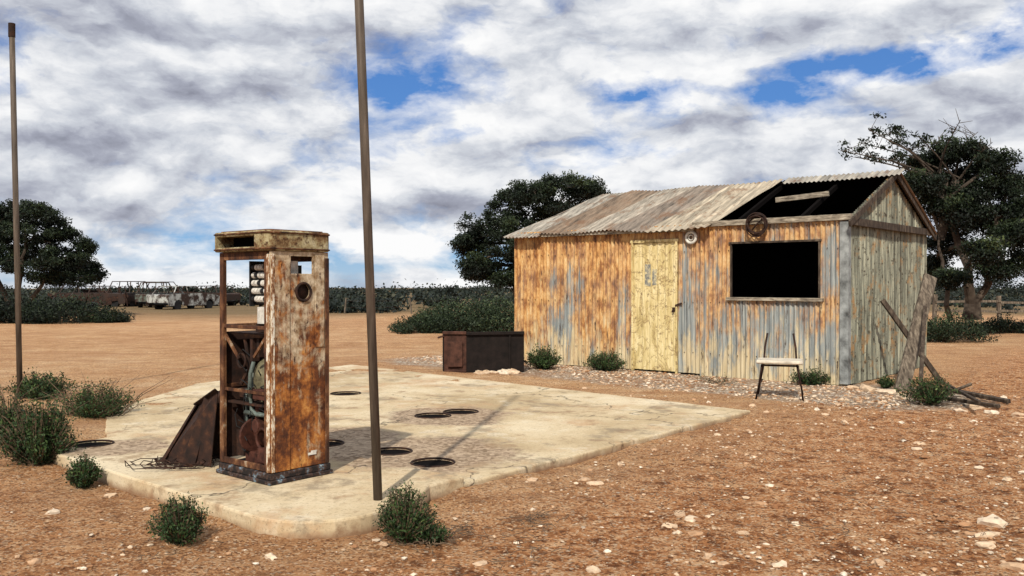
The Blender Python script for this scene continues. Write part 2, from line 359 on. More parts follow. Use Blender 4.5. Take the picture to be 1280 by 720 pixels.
def inset_dist(px,py,poly):
    n=len(poly); d=np.full(px.shape,1e9); area=sum(poly[i][0]*poly[(i+1)%n][1]-poly[(i+1)%n][0]*poly[i][1] for i in range(n)); sg=1 if area>0 else -1
    for i in range(n):
        a=poly[i]; b=poly[(i+1)%n]; ex,ey=b[0]-a[0],b[1]-a[1]; l=math.hypot(ex,ey)
        d=np.minimum(d,sg*(ex*(py-a[1])-ey*(px-a[0]))/l)
    return d
slc=[(-4.2,3.9),(-4.2,9.02),(-11.8,9.75),(-11.2,6.5),(-9.6,4.5),(-7.6,3.55)]
UU=X*CU.x+Y*CU.y; VV=X*CV.x+Y*CV.y
R=np.hypot(X,Y)
D=inset_dist(UU,VV,slc); DI=inset_dist(UU,VV,[(-7.6,4.5),(-7.6,3.0),(-4.4,2.95),(-4.0,3.35),(-4.19,4.12),(-4.19,4.5)])
red=np.clip((UU+4.6)/1.6,0,1)*np.clip((40-R)/10,0,1)
red=np.maximum(red,np.clip((3.4-VV)/1.2,0,1)*.75)
Z=np.zeros_like(X); nz=np.zeros_like(X); nf=np.zeros_like(X)
for i,j in np.ndindex(X.shape):
    x=X[i,j]; y=Y[i,j]
    if -40<x<40 and y<80:
        nz[i,j]=noise.noise((x*.9,y*.9,0))*.5+noise.noise((x*3.1,y*3.1,3))*.35+noise.noise((x*9,y*9,5))*.2
        if y<15: nf[i,j]=noise.noise((x*5.5,y*5.5,8))+.7*noise.noise((x*13,y*13,2))
Z+=nz*.022+nf*.014*(.25+.75*red)
Z-=np.clip(R-55,0,None)*.0050
bank=np.exp(-np.clip(-D,0,None)**2/1.2)*np.clip((-(UU+7.0))/1.5,0,1)*.055
Z+=bank
Z+=np.exp(-np.clip(-D,0,None)**2/.03)*np.clip(nz+.15,0,1)*.05*(UU>-4.4)
Z+=np.exp(-np.clip(-DI,0,None)**2/.02)*np.clip(nz+.15,0,1)*.05
thr=np.where(UU<-7.4,.32+nz*.6,.10)
inside=(D>thr)|(DI>.10)
Z[inside]=-.32
verts=np.stack([X,Y,Z],-1).reshape(-1,3); ny,nx=X.shape
idx=np.arange(nx*ny).reshape(ny,nx)
faces=np.stack([idx[:-1,:-1],idx[:-1,1:],idx[1:,1:],idx[1:,:-1]],-1).reshape(-1,4)
me=bpy.data.meshes.new('ground'); me.from_pydata(verts.tolist(),[],faces.tolist()); me.update()
C0=Vector((.044,16.3,0)); su=(X-C0.x)*CU.x+(Y-C0.y)*CU.y; sv=(X-C0.x)*CV.x+(Y-C0.y)*CV.y
gz=np.clip(1-np.abs(sv+.75)/1.7,0,1)*np.clip((su+2.6)/1.5,0,1)*np.clip((8.5-su)/1.5,0,1)
gz=np.clip(gz*1.4,0,1)
far=np.clip((R-42-8*np.sin(X*.15))/10,0,1)
col=np.stack([gz,red,far,np.ones_like(gz)],-1).reshape(-1)
ca=me.color_attributes.new('zone','FLOAT_COLOR','POINT'); ca.data.foreach_set('color',col.astype(np.float32))
me.materials.append(GROUND); me.polygons.foreach_set('use_smooth',[True]*len(me.polygons))
link(bpy.data.objects.new('ground',me))
# ------------------------------------------------------------ concrete pad
pad=empty('concrete_pad')
def fixn(o):
    bm=bmesh.new(); bm.from_mesh(o.data); bmesh.ops.recalc_face_normals(bm,faces=bm.faces); bm.to_mesh(o.data); bm.free()
def rough_edge(poly,step=.16,amp=.012):
    out=[]
    for i,p in enumerate(poly):
        q=poly[(i+1)%len(poly)]; L=(q-p).length; k=max(1,int(L/step))
        for j in range(k):
            r=p.lerp(q,j/k); out.append((r.x+noise.noise((r.x*2.5,r.y*2.5,1))*amp+random.gauss(0,amp*.25),r.y+noise.noise((r.x*2.5,r.y*2.5,6))*amp+random.gauss(0,amp*.25)))
    return out
mb=MB(); mb.add(*prism(rough_edge(slab,.16,.022),-.3,.06)); padm=mb.build('slab',CONC,pad); fixn(padm)
cs=[];ci=[]
for p,r,z in HP:
    m=MB(); m.tube([(p.x,p.y,-.15),(p.x,p.y,.3)],r,24); o=m.build('cutter',DARK); (cs if z<.1 else ci).append(o)
cut(padm,cs)
mb=MB(); mb.add(*prism(rough_edge(isl,.12,.008),-.3,.105)); im=mb.build('pump_island',CONC,pad); fixn(im)
cut(im,ci)
for o in(im,padm):
    b=o.modifiers.new('b','BEVEL'); b.width=.014; b.segments=2; b.limit_method='ANGLE'; b.angle_limit=math.radians(50)
mb=MB(); mr=MB()
for p,r,z in HP:
    z=.06 if z<.1 else z
    mb.tube([(p.x,p.y,z-.05),(p.x,p.y,z-.012)],r-.003,24)
    mr.ring((p.x,p.y,z+.001),(0,0,1),r+.003,.008,28,6)
mb.build('filler_pit_shade_disc',DARK,pad); mr.build('filler_pit_rims',RUSTD,pad,smooth=True)  # black discs paint the shade of deep open pits; rims are rusty metal
# ------------------------------------------------------------ stones
def icos(n):
    b=bmesh.new(); bmesh.ops.create_icosphere(b,subdivisions=n,radius=1); V=np.array([v.co[:] for v in b.verts]); Fx=[[v.index for v in f.verts] for f in b.faces]; b.free(); return V,Fx
IV,IF=icos(2); JV,JF=icos(1)
def stones(name,items):
    V=[];Fc=[];S=[];o=0
    for (x,y,z,s) in items:
        B,Fx=(IV,IF) if s>.03 else (JV,JF)
        off=rng.random(3)*50
        if s>.03: k=np.array([1+.6*noise.noise((b[0]*1.3+off[0],b[1]*1.3+off[1],b[2]*1.3))+.25*noise.noise((b[0]*3+off[0],b[1]*3,b[2]*3)) for b in B])[:,None]
        else: k=1+rng.normal(size=(len(B),1))*.16
        P=B*k*s*np.array([1,.5+.5*rng.random(),.25+.3*rng.random()])
        a=rng.random()*6.28; P=P@np.array([[math.cos(a),math.sin(a),0],[-math.sin(a),math.cos(a),0],[0,0,1]])
        V.append(P+np.array([x,y,z])); Fc+=[[i+o for i in f] for f in Fx]; o+=len(B); S+=[rng.random() if s<.045 else .45+.5*rng.random()]*len(B)
    me=bpy.data.meshes.new(name); me.from_pydata(np.concatenate(V).tolist(),[],Fc); me.update()
    at=me.attributes.new('shade','FLOAT','POINT'); at.data.foreach_set('value',np.array(S,dtype=np.float32)); me.materials.append(STONE)
    return link(bpy.data.objects.new(name,me))
it=[]
def onpad(x,y):
    u=x*CU.x+y*CU.y; v=x*CV.x+y*CV.y
    return (-11<u<-4.15 and 3.9<v<9.1) or (-7.6<u<-3.9 and 2.9<v<4.5)
def ins_shed(x,y):
    u=(x-C0.x)*CU.x+(y-C0.y)*CU.y; v=(x-C0.x)*CV.x+(y-C0.y)*CV.y
    return -.1<u<6.2 and -.05<v<4
cl=[(rng.random()*8-1.5,3.4+rng.random()*8) for _ in range(34)]
for _ in range(9500):
    if rng.random()<.5:
        c=cl[rng.integers(len(cl))]; x,y=c[0]+rng.normal()*.45,c[1]+rng.normal()*.45
    else: x=rng.random()*13-4.5; y=3.0+rng.random()**1.3*11
    if onpad(x,y) or ins_shed(x,y): continue
    u=x*CU.x+y*CU.y
    if u<-4.8 and rng.random()<.55: continue
    it.append((x,y,.004,.006+.015*rng.random()**2.2))
for _ in range(480):
    x=rng.random()*12-3; y=3.2+rng.random()*9
    if onpad(x,y) or ins_shed(x,y): continue
    it.append((x,y,.004,.018+.03*rng.random()**2))
for _ in range(3600):
    u=rng.random()*9.5-2.2; v=-.05-rng.random()**1.2*2.0; p=C0+CU*u+CV*v
    if onpad(p.x,p.y): continue
    it.append((p.x,p.y,.004,.012+.022*rng.random()**2))
for a,b,s in [(975,708,.06),(1240,655,.10),(1215,668,.05),(865,650,.07),(745,605,.07),(885,697,.06),(835,660,.06),(480,681,.05),(470,676,.035),(1255,500,.12),(1220,510,.10),(1135,498,.13),(1110,492,.14),(1085,488,.15),(1150,499,.12),(1180,503,.1),(1200,514,.08),(1240,516,.09),(1275,520,.1),(1065,486,.10),(138,620,.04),(1150,555,.05),(1260,600,.05),(1000,600,.04),(1170,640,.04),(930,668,.05),(600,705,.05),(760,690,.03),(1270,712,.08),(905,705,.04),(850,645,.07),(730,600,.05),(1100,705,.05),(1235,670,.09),(870,668,.05),(1050,690,.03)]:
    p=G(a,b); it.append((p.x,p.y,.0,s*(p.y/9)**.3))
for _ in range(44):
    p=G(585+rng.random()*62,459+rng.random()*11); it.append((p.x,p.y,.03,.07+.06*rng.random()))
stones('scattered_stones',it)
# ------------------------------------------------------------ twig litter
mb=MB()
def twigs(cx,cy,sp,n,L,rr=.0025):
    for _ in range(n):
        x=cx+random.gauss(0,sp); y=cy+random.gauss(0,sp); a=random.random()*6.28; l=L*(.3+random.random()*.8); z=.015+random.random()*.02
        pts=[]; 
        for k in range(5):
            pts.append((x,y,z+random.random()*.015)); a+=random.gauss(0,.45); x+=math.cos(a)*l/4; y+=math.sin(a)*l/4
        mb.tube(pts,[rr,rr,rr*.8,rr*.6,rr*.3],4,False)
for a,b,sp,n,L in [(560,672,.10,70,.12),(665,657,.07,26,.2),(640,700,.15,26,.14),(850,590,.5,50,.08),(1100,560,.8,90,.1),(1190,500,.3,50,.35),(1000,640,.8,90,.08),(60,560,.5,60,.2),(130,600,.2,20,.15),(215,690,.15,20,.1),(530,680,.12,40,.12),(1020,665,.1,10,.2),(1240,540,.8,80,.12),(1200,620,.6,60,.1)]:
    p=G(a,b); twigs(p.x,p.y,sp,n,L)
mb.build('twig_litter',TWIG)
# ------------------------------------------------------------ poles
mb=MB(); p=G(474,634,.06); q=p+Vector((-.20,.02,5.0))
mb.tube([p-Vector((0,0,.2)),p.lerp(q,.5),q],.0285,16); po=empty('steel_pole'); mb.build('shaft',POLE,po,smooth=True)
mb=MB(); p=G(25,500); q=Vector((-6.20,p.y,4.62))
mb.tube([p-Vector((0,0,.2)),p.lerp(q,.5),q],.033,16); po=empty('steel_pole.001'); mb.build('shaft',POLE,po,smooth=True)
mb=MB(); mb.tube([q-Vector((0,0,.12)),q+Vector((0,0,.05))],.040,14); mb.build('collar',RUSTD,po)
# ------------------------------------------------------------ shed
shed=empty('corrugated_iron_shed',C0,ROT)
SL,SW,SH,SR=6.1,3.9,2.38,3.175
def corr(a,A=.0135,per=.0762): return A*math.sin(2*math.pi*a/per)
def sheetwall(name,a0,a1,zs,opens,pt,mat,ztop=None,zbot=None,step=.0095,par=shed):
    n=int((a1-a0)/step); A=[a0+(a1-a0)*i/n for i in range(n+1)]
    vs=[];fs=[]
    for a in A:
        for k,z in enumerate(zs):
            zz=z
            if k==len(zs)-1 and ztop: zz=ztop(a)
            elif ztop: zz=min(z,ztop(a)-.001*(len(zs)-k))
            if k==0 and zbot: zz=zbot(a)
            b=noise.noise((a*1.3,zz*1.1,4.2))*.024+noise.noise((a*.7,zz*3,9))*.010
            vs.append(pt(a,zz,corr(a)+b))
    m=len(zs)
    for i in range(n):
        ac=(A[i]+A[i+1])/2
        for k in range(m-1):
            zc=(zs[k]+zs[k+1])/2
            if any(o[0]<ac<o[1] and o[2]<zc<o[3] for o in opens): continue
            fs.append((i*m+k,(i+1)*m+k,(i+1)*m+k+1,i*m+k+1))
    mb=MB(); mb.add(vs,fs); return mb.build(name,mat,par,smooth=True)
DX0,DX1,DZ=2.56,3.42,2.15; WX0,WX1,WZ0,WZ1=4.33,5.72,1.236,2.07
shoff=[random.gauss(0,.010) for _ in range(20)]
sheetwall('front_wall',0,SL,[0,.25,.5,.75,1.0,WZ0,1.45,1.65,1.85,WZ1,DZ,2.26,SH],[(DX0,DX1,-1,DZ),(WX0,WX1,WZ0,WZ1)],lambda a,z,o:(a,-o,z),WALL,zbot=lambda a:.012+shoff[int(a/.762)]+.01*noise.noise((a*4,0,0)))
gt=lambda a:SH+(SR-SH)*(1-abs(2*a/SW-1))
sheetwall('end_wall',0,SW,[0,.4,.8,1.2,1.6,2.0,SH-.06],[],lambda a,z,o:(SL+o,a,z),GABLE,zbot=lambda a:.01+.02*noise.noise((a*3,1,0)))
sheetwall('gable_cladding',0,SW,[SH-.10,SH+.2,SH+.45,SR],[],lambda a,z,o:(SL+.03+o,a,z),GABLE,ztop=gt)
sheetwall('back_wall',0,SL,[0,1,2,SH],[],lambda a,z,o:(a,SW+o,z),WALL,step=.019)
sheetwall('far_end_wall',0,SW,[0,1,2,SH],[],lambda a,z,o:(-o,a,z),GABLE,step=.019)
mb=MB(); mb.add([(-.1,-.12,SH-.04),(.72,SW/2,SR+.0),(-.1,SW+.1,SH-.04)],[(0,1,2)]); mb.build('hipped_end_sheet',ROOF,shed)
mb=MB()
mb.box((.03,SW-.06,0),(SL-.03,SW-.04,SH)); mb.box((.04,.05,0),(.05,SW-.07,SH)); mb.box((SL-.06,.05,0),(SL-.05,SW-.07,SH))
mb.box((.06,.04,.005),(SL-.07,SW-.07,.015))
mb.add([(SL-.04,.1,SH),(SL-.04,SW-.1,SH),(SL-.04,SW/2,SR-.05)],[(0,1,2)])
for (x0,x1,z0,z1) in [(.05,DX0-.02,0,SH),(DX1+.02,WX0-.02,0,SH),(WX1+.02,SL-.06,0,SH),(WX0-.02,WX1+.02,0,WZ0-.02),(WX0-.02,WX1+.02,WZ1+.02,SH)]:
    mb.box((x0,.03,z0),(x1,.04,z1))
mb.build('interior_shade_panels',DARK,shed)  # added black panels keep the inside of the shed in painted shade
def slope(y): return SH-.02+(SR-SH+.02)*(y/(SW/2))
def tone(o,fn):
    me=o.data; at=me.attributes.new('tone','FLOAT','POINT'); at.data.foreach_set('value',np.array([fn(v.co) for v in me.vertices],dtype=np.float32))
edges=[(-.12,.62),(.66,1.30),(1.40,2.00),(2.16,2.72),(2.90,3.38),(3.98,4.30)]
for i in range(5):
    (a0,a1),(b0,b1)=edges[i],edges[i+1]
    b0+=.05; b1+=.05; n=80; vs=[];fs=[];m=7
    ov=-.13-random.random()*.09; lift=.012+.018*(i%2)+random.random()*.02; tw=random.gauss(0,.03)
    for k in range(n+1):
        f=k/n
        for j in range(m):
            g=j/(m-1); y=ov+(SW/2+.03-ov)*g; x=(a0+(b0-a0)*f)*(1-g)+(a1+(b1-a1)*f)*g
            z=slope(y)+lift+tw*f+.012*math.sin(2*math.pi*f*10)+.03*noise.noise((x*1.2,y*1.5,7))
            vs.append((x,y,z))
    for k in range(n):
        for j in range(m-1): fs.append((k*m+j,(k+1)*m+j,(k+1)*m+j+1,k*m+j+1))
    q=MB(); q.add(vs,fs); q=q.build('roof_sheet',ROOF,shed,smooth=True); tn=[.28,.5,.8,.05,.95][i]; tone(q,lambda c:tn)
def slope_sheet(name,x0,x1,y0,y1,lift,mat,back=False,n=None):
    n=n or int((x1-x0)/.0095); vs=[];fs=[];m=4
    for k in range(n+1):
        x=x0+(x1-x0)*k/n
        for j in range(m):
            y=y0+(y1-y0)*j/(m-1); yy=y if not back else SW-y
            vs.append((x,yy,slope(y)+lift+.010*math.sin(2*math.pi*x/.0762)+.02*noise.noise((x,y,2))))
    for k in range(n):
        for j in range(m-1): fs.append((k*m+j,(k+1)*m+j,(k+1)*m+j+1,k*m+j+1))
    q=MB(); q.add(vs,fs); return q.build(name,mat,shed,smooth=True)
slope_sheet('rear_roof',.75,SL+.15,-.15,SW/2,.015,ROOF,True)
slope_sheet('rear_roof_shade_sheet',.8,SL+.05,-.05,SW/2-.02,-.04,DARK,True,40)  # added black sheet, paints shade under the rear slope
tone(slope_sheet('ridge_sheet',4.42,SL+.2,SW/2-.26,SW/2+.02,.05,ROOF),lambda c:.27)
mb=MB()
mb.beam((3.7,-.03,SH-.01),(SL+.08,-.03,SH-.0),.06,.085)
mb.beam((4.62,1.0,slope(1.0)+.0),(5.45,1.06,slope(1.06)+.03),.05,.08)
mb.beam((-.1,-.09,SH-.075),(3.75,-.09,SH-.085),.03,.055)
mb.build('roof_battens',WOOD,shed,bevel=.004)
mb=MB()
for x in (4.3,5.3): mb.beam((x,0.1,slope(.1)-.09),(x,SW/2,slope(SW/2)-.09),.05,.07)
mb.build('rafters',DARK,shed)
mb=MB()
mb.beam((SL+.09,-.16,slope(-.16)-.02),(SL+.09,SW/2,SR-.02),.03,.09); mb.beam((SL+.10,SW/2,SR-.02),(SL+.10,SW+.22,slope(-.22)-.02),.03,.12)
mb.beam((SL+.06,-.05,SH-.06),(SL+.06,SW+.05,SH-.05),.05,.11)
mb.build('barge_boards',WOODD,shed,bevel=.004)
mb=MB(); mb.box((SL-.09,-.032,.03),(SL+.032,-.026,SH-.06)); mb.box((SL+.026,-.025,.03),(SL+.032,.07,SH-.06))
mb.build('corner_flashing',flat('flashing_zinc',(.27,.29,.29),.55,.8,5),shed)
mb=MB(); mb.box((DX0+.035,-.005,.03),(DX1-.035,.02,DZ-.04)); mb.build('door',DOOR,shed)
mb=MB(); mb.box((DX0,-.035,.0),(DX0+.034,.03,DZ)); mb.box((DX1-.034,-.035,.0),(DX1,.03,DZ)); mb.box((DX0-.02,-.037,DZ-.035),(DX1+.02,.03,DZ+.012)); mb.build('door_frame',DOOR,shed,bevel=.003)
mb=MB(); mb.box((DX1-.09,-.03,1.02),(DX1-.01,-.006,1.06)); mb.tube([(DX1-.07,-.05,1.0),(DX1-.07,-.01,1.0)],.02,10); mb.beam((DX1-.03,-.04,1.09),(DX1+.09,-.04,1.13),.012,.03)
mb.build('door_latch',RUSTD,shed)
def m_poster(nt,P):
    n=noi(nt,P,16,7,.75); return dict(col=ramp(nt,n,[(.38,(.12,.13,.13)),(.5,(.28,.27,.22)),(.6,(.62,.53,.30))]),rough=.8)
PST=newmat('faded_notice',m_poster)
mb=MB(); mb.box((DX0+.25,-.010,1.40),(DX0+.36,-.0065,1.76)); mb.box((DX0+.39,-.010,1.42),(DX0+.47,-.0065,1.68)); mb.build('faded_notice',PST,shed)
mb=MB(); mb.box((WX0-.05,-.07,WZ0-.05),(WX1+.05,.03,WZ0-.0)); mb.build('window_sill',WOOD,shed,bevel=.004)
mb=MB(); mb.box((WX0,-.02,WZ0+.0),(WX0+.02,.02,WZ1)); mb.box((WX1-.02,-.02,WZ0+.0),(WX1,.02,WZ1)); mb.box((WX0-.02,-.03,WZ1-.018),(WX1+.02,.02,WZ1+.01)); mb.build('window_frame',WOODD,shed)
mb=MB(); mb.ring((3.68,-.05,2.17),(0,1,0),.085,.024,24,8); mb.ring((3.68,-.055,2.17),(0,1,0),.04,.010,20,6); mb.build('hanging_reel',WHITE,shed,smooth=True)
mb=MB()
for k in range(7): mb.ring((4.80+random.gauss(0,.014),-.06-.012*k,2.32+random.gauss(0,.014)),(random.gauss(0,.14),1,random.gauss(0,.14)),.145+random.gauss(0,.014),.009,24,6)
mb.tube([(4.70,-.09,2.22),(4.80,-.1,2.33),(4.9,-.09,2.42)],.012,8)
mb.build('wire_coil',RUSTD,shed,smooth=True)
mb=MB()
for z in(.35,1.15,1.95,2.28):
    for k in range(40):
        x=.076*2*k+.05
        if (DX0<x<DX1 and z<DZ) or (WX0<x<WX1 and WZ0<z<WZ1): continue
        mb.ell((x,-.018,z+random.gauss(0,.006)),(.009,.008,.009),6,4)
mb.build('nail_heads',RUSTD,shed)
# ------------------------------------------------------------ fuel pump
P0=G(338,607,.105); pump=empty('fuel_pump',(P0.x,P0.y,.105),ROT)
mb=MB(); mb.box((-.63,-.025,0),(.022,.505,.03)); mb.box((-.615,-.012,.03),(.012,.492,.075)); mb.build('base_tray',TRAY,pump,bevel=.006)
mb=MB(); mb.box((-.018,0,.078),(0,.48,1.56)); pn=mb.build('side_panel',PUMP,pump)
c1=MB(); c1.box((-.1,.165,1.41),(.1,.345,1.53)); c1=c1.build('cutter',DARK,pump)
c2=MB(); c2.tube([(-.1,.265,1.285),(.1,.265,1.285)],.055,24); c2=c2.build('cutter2',DARK,pump)
cut(pn,[c1,c2]); bb=pn.modifiers.new('b','BEVEL'); bb.width=.004; bb.limit_method='ANGLE'
mb=MB(); mb.ring((.003,.265,1.285),(1,0,0),.060,.010,24,6); mb.tube([(-.03,.265,1.285),(-.015,.265,1.285)],.058,20); mb.build('port_rim',RUSTD,pump,smooth=True)
mb=MB()
mb.box((.0025,.0,.08),(.010,.03,1.54)); mb.box((-.035,-.012,.08),(-.002,.0,1.54)); mb.build('corner_trim',STRIP,pump,bevel=.004)
mb=MB(); mb.box((.0025,.034,.08),(.008,.15,1.50)); mb.box((.0025,.36,.9),(.007,.44,1.54)); mb.build('side_trim',PUMP,pump,bevel=.003)
mb=MB()
mb.box((-.615,0,.078),(-.570,.03,1.56)); mb.box((-.615,.45,.078),(-.585,.48,1.56)); mb.box((-.075,.0,.078),(-.036,.03,1.56))
mb.box((-.569,.002,1.505),(-.076,.025,1.56)); mb.box((.0025,.445,.08),(.012,.478,1.52)); mb.box((-.03,.45,.08),(-.019,.48,1.55)); 
mb.box((-.614,.03,.60),(-.60,.45,.63)); mb.box((-.614,.03,1.03),(-.59,.45,1.055)); mb.box((-.569,.003,1.03),(-.076,.03,1.055))
mb.box((-.574,.45,1.5),(-.02,.475,1.56)); mb.box((-.569,.003,.0785),(-.076,.02,.12))
mb.build('frame_posts',PFR,pump,bevel=.003)
mb=MB(); mb.box((-.58,.455,.08),(-.022,.465,1.03)); mb.box((-.574,.05,.99),(-.022,.45,1.0)); mb.box((-.574,.04,.50),(-.022,.40,.515))
mb.box((-.609,.04,.10),(-.606,.44,1.0)); mb.build('inner_plates',RUSTD,pump)
mb=MB(); mb.beam((-.57,.02,.98),(-.40,.02,.82),.014,.02); mb.beam((-.08,.02,.98),(-.22,.02,.84),.014,.02); mb.beam((-.57,.02,.6),(-.08,.02,.60),.02,.02)
mb.build('braces',PFR,pump)
def rrect(x0,x1,y0,y1,r,n=5):
    return arc(x0+r,y0+r,r,180,270,n)+arc(x1-r,y0+r,r,270,360,n)+arc(x1-r,y1-r,r,0,90,n)+arc(x0+r,y1-r,r,90,180,n)
mb=MB(); mb.add(*prism(rrect(-.655,.014,-.035,.50,.055),1.563,1.70)); cp=mb.build('cap',CAP,pump)
s1=MB(); s1.box((-.60,-.2,1.592),(-.14,.12,1.667)); s1=s1.build('cutter3',DARK,pump)
cut(cp,[s1]); bb=cp.modifiers.new('b','BEVEL'); bb.width=.008; bb.segments=2; bb.limit_method='ANGLE'; bb.angle_limit=math.radians(40)
mb=MB(); mb.box((-.60,.105,1.593),(-.141,.115,1.666)); mb.box((-.598,-.0,1.594),(-.142,.11,1.597)); mb.build('display_recess',DARK,pump)
mb=MB(); mb.add(*prism(rrect(-.62,-.02,.0,.465,.04),1.70,1.708)); mb.build('cap_top',RUST,pump)
mb=MB()
for zz in (1.578,1.685):
    v=rrect(-.659,.018,-.039,.504,.058); mb.tube([(a,b,zz) for a,b in v]+[(v[0][0],v[0][1],zz)],.0055,6,False)
mb.build('cap_ribs',PFR,pump,smooth=True)
mw=MB(); mk=MB()
mk.box((-.37,.13,1.20),(-.12,.34,1.47))
for r,z in enumerate((1.455,1.40,1.345,1.29,1.235)):
    for k in range(7):
        x=-.37+.036*k; (mw if (k*3+r)%4 else mk).tube([(x+.003,.115,z),(x+.030,.115,z)],.022,12)
    mk.tube([(-.39,.115,z),(-.10,.115,z)],.012,8)
mk.box((-.40,.10,1.19),(-.385,.30,1.50)); mw.box((-.115,.09,1.19),(-.105,.30,1.50))
mw.tube([(-.235,.14,1.065),(-.235,.14,1.18)],.07,18)
mw.build('counter_drums',WHITE,pump,bevel=.002); mk.build('counter_housing',BLACK,pump)
mb=MB(); mb.box((-.32,.10,1.005),(-.15,.30,1.06)); mb.tube([(-.42,.2,1.0),(-.42,.2,1.15),(-.40,.2,1.35)],.008,6); mb.tube([(-.5,.25,1.0),(-.46,.25,1.5)],.006,6); mb.tube([(-.20,.2,.9),(-.20,.2,1.05)],.02,10)
mb.tube([(-.12,.1,1.2),(-.09,.1,1.0),(-.12,.12,.8)],.008,6)
for k in range(5): mb.box((-.36+.05*k,.08+.02*k,.80+.03*(k%3)),(-.33+.05*k,.14+.02*k,.96))
mb.tube([(-.5,.1,.63),(-.42,.12,.75),(-.45,.1,.95)],.014,8); mb.box((-.52,.1,.52),(-.44,.22,.60)); mb.box((-.56,.1,.12),(-.47,.3,.30)); mb.ring((-.45,.07,.80),(0,1,0),.05,.008,16,6)
mb.build('linkages',RUSTD,pump)
mb=MB(); mb.ell((-.28,.20,.67),(.125,.125,.165),20,12); mb.tube([(-.28,.20,.81),(-.28,.20,.90)],[.05,.035],14); mb.tube([(-.28,.2,.5),(-.28,.2,.53)],.07,14)
mb.build('air_separator',BULB,pump,smooth=True)
mb=MB(); mb.tube([(-.30,.07,.80),(-.31,.05,.72),(-.32,.05,.6),(-.31,.06,.47),(-.25,.06,.44),(-.12,.08,.44)],.014,10); mb.tube([(-.42,.08,.44),(-.15,.08,.44)],.016,10); mb.tube([(-.43,.10,.20),(-.43,.10,.60)],.012,8); mb.tube([(-.15,.1,.45),(-.13,.1,.75),(-.15,.12,.95)],.016,8); mb.tube([(-.50,.2,.08),(-.50,.2,.95)],.012,8)
mb.build('pipes',PIPEG,pump,smooth=True)
mb=MB(); mb.tube([(-.44,.2,.28),(-.17,.2,.28)],.09,18); mb.tube([(-.38,.12,.28),(-.36,.12,.28)],.12,20); mb.tube([(-.26,.05,.36),(-.22,.35,.36)],.05,12); mb.box((-.42,.08,.08),(-.15,.34,.17)); mb.tube([(-.28,.1,.36),(-.28,.1,.50)],.03,10); mb.ring((-.18,.06,.28),(0,1,0),.07,.012,16,6); mb.box((-.24,.02,.55),(-.10,.12,.62)); mb.box((-.2,.03,.12),(-.08,.10,.22))
mb.box((-.33,.16,.90),(-.20,.26,.985))
mb.build('pump_motor',REDB,pump,bevel=.004)
mb=MB()
for k in range(14):
    x=-.5+.4*random.random(); z=.15+.7*random.random(); pts=[(x,.06,z)]
    for j in range(5): pts.append((pts[-1][0]+random.gauss(0,.04),.03+.08*random.random(),pts[-1][2]+random.gauss(-.02,.06)))
    mb.tube(pts,.004,5)
mb.build('loose_wiring',BLACK,pump)
mb=MB(); mb.box((.003,.30,.155),(.0055,.37,.172)); mb.box((.003,.325,.172),(.0055,.375,.184)); mb.build('paper_label',WHITE,pump)
lp=empty('detached_pump_panel')
A=G(203,577,.11);B=G(264,584,.11);A2=W(246,508,6.75);B2=W(273,489,6.42)
def slabq(mb,a,b,c,d,t):
    a,b,c,d=map(Vector,(a,b,c,d)); n=(b-a).cross(d-a).normalized()*t
    mb.add([a,b,c,d,a+n,b+n,c+n,d+n],[(0,1,2,3),(7,6,5,4),(0,4,5,1),(1,5,6,2),(2,6,7,3),(3,7,4,0)])
mb=MB(); slabq(mb,A,B,B2,A2,.012)
slabq(mb,A,A+Vector((.03,.0,0)),A2+Vector((.03,-.05,.01)),A2,.05); slabq(mb,A2,B2,B2+Vector((-.01,-.05,.03)),A2+Vector((-.01,-.05,.03)),.01)
m1=A.lerp(B,.45); m2=A2.lerp(B2,.5); slabq(mb,m1+Vector((0,-.06,0)),m1+Vector((.10,-.05,0)),m2+Vector((.06,-.07,-.02)),m2+Vector((0,-.06,.02)),.02)
slabq(mb,A+Vector((.05,.25,0)),B+Vector((.0,.3,0)),B2+Vector((0,.1,.0)),A2+Vector((-.02,.2,.05)),.01)
mb.beam(A+Vector((.12,-.02,0)),A2+Vector((.06,-.03,-.08)),.03,.03)
mb.build('panel',RUSTD,lp,bevel=.003)
mb=MB()
for _ in range(18):
    c=G(215+random.random()*55,577+random.random()*8,.11); pts=[]; a=random.random()*6.28; R0=.05+.13*random.random()
    for k in range(12): a+=.5; pts.append((c.x-.1+R0*1.4*math.cos(a),c.y+R0*math.sin(a),.113+abs(random.gauss(0,.02))))
    mb.tube(pts,.0035,5,False)
mb.build('wire_tangle',RUSTD,lp)
# ------------------------------------------------------------ rusty tank
tk=empty('rusty_tank',G(583,468),0.0)
a=Vector((-.36,.03,0)); bd=Vector((.92,.22,0)); Hh=.66
def wallp(mb,p,q,h,t=.02,z0=0): 
    d=(q-p).normalized(); n=Vector((-d.y,d.x,0))*t
    mb.add([p+Vector((0,0,z0)),q+Vector((0,0,z0)),q+n+Vector((0,0,z0)),p+n+Vector((0,0,z0))]+[p+Vector((0,0,h)),q+Vector((0,0,h)),q+n+Vector((0,0,h)),p+n+Vector((0,0,h))],[(0,3,2,1),(4,5,6,7),(0,1,5,4),(1,2,6,5),(2,3,7,6),(3,0,4,7)])
z=Vector((0,0,0)); dep=Vector((-.05,.62,0))
mb=MB(); wallp(mb,a,z,Hh,.03); mb.beam(a+Vector((-.02,-.01,Hh)),z+Vector((0,-.01,Hh)),.05,.05); mb.beam(a+Vector((-.10,0,Hh-.08)),a+Vector((0,0,Hh-.05)),.05,.03)
mb.beam(a+Vector((0,-.012,.04)),z+Vector((0,-.012,.04)),.04,.05); mb.box((-.30,-.03,.12),(-.06,-.005,.52))
mb.build('end_plate',flat('tank_end_rust',(.07,.03,.02),.85,.85,9),tk,bevel=.006)
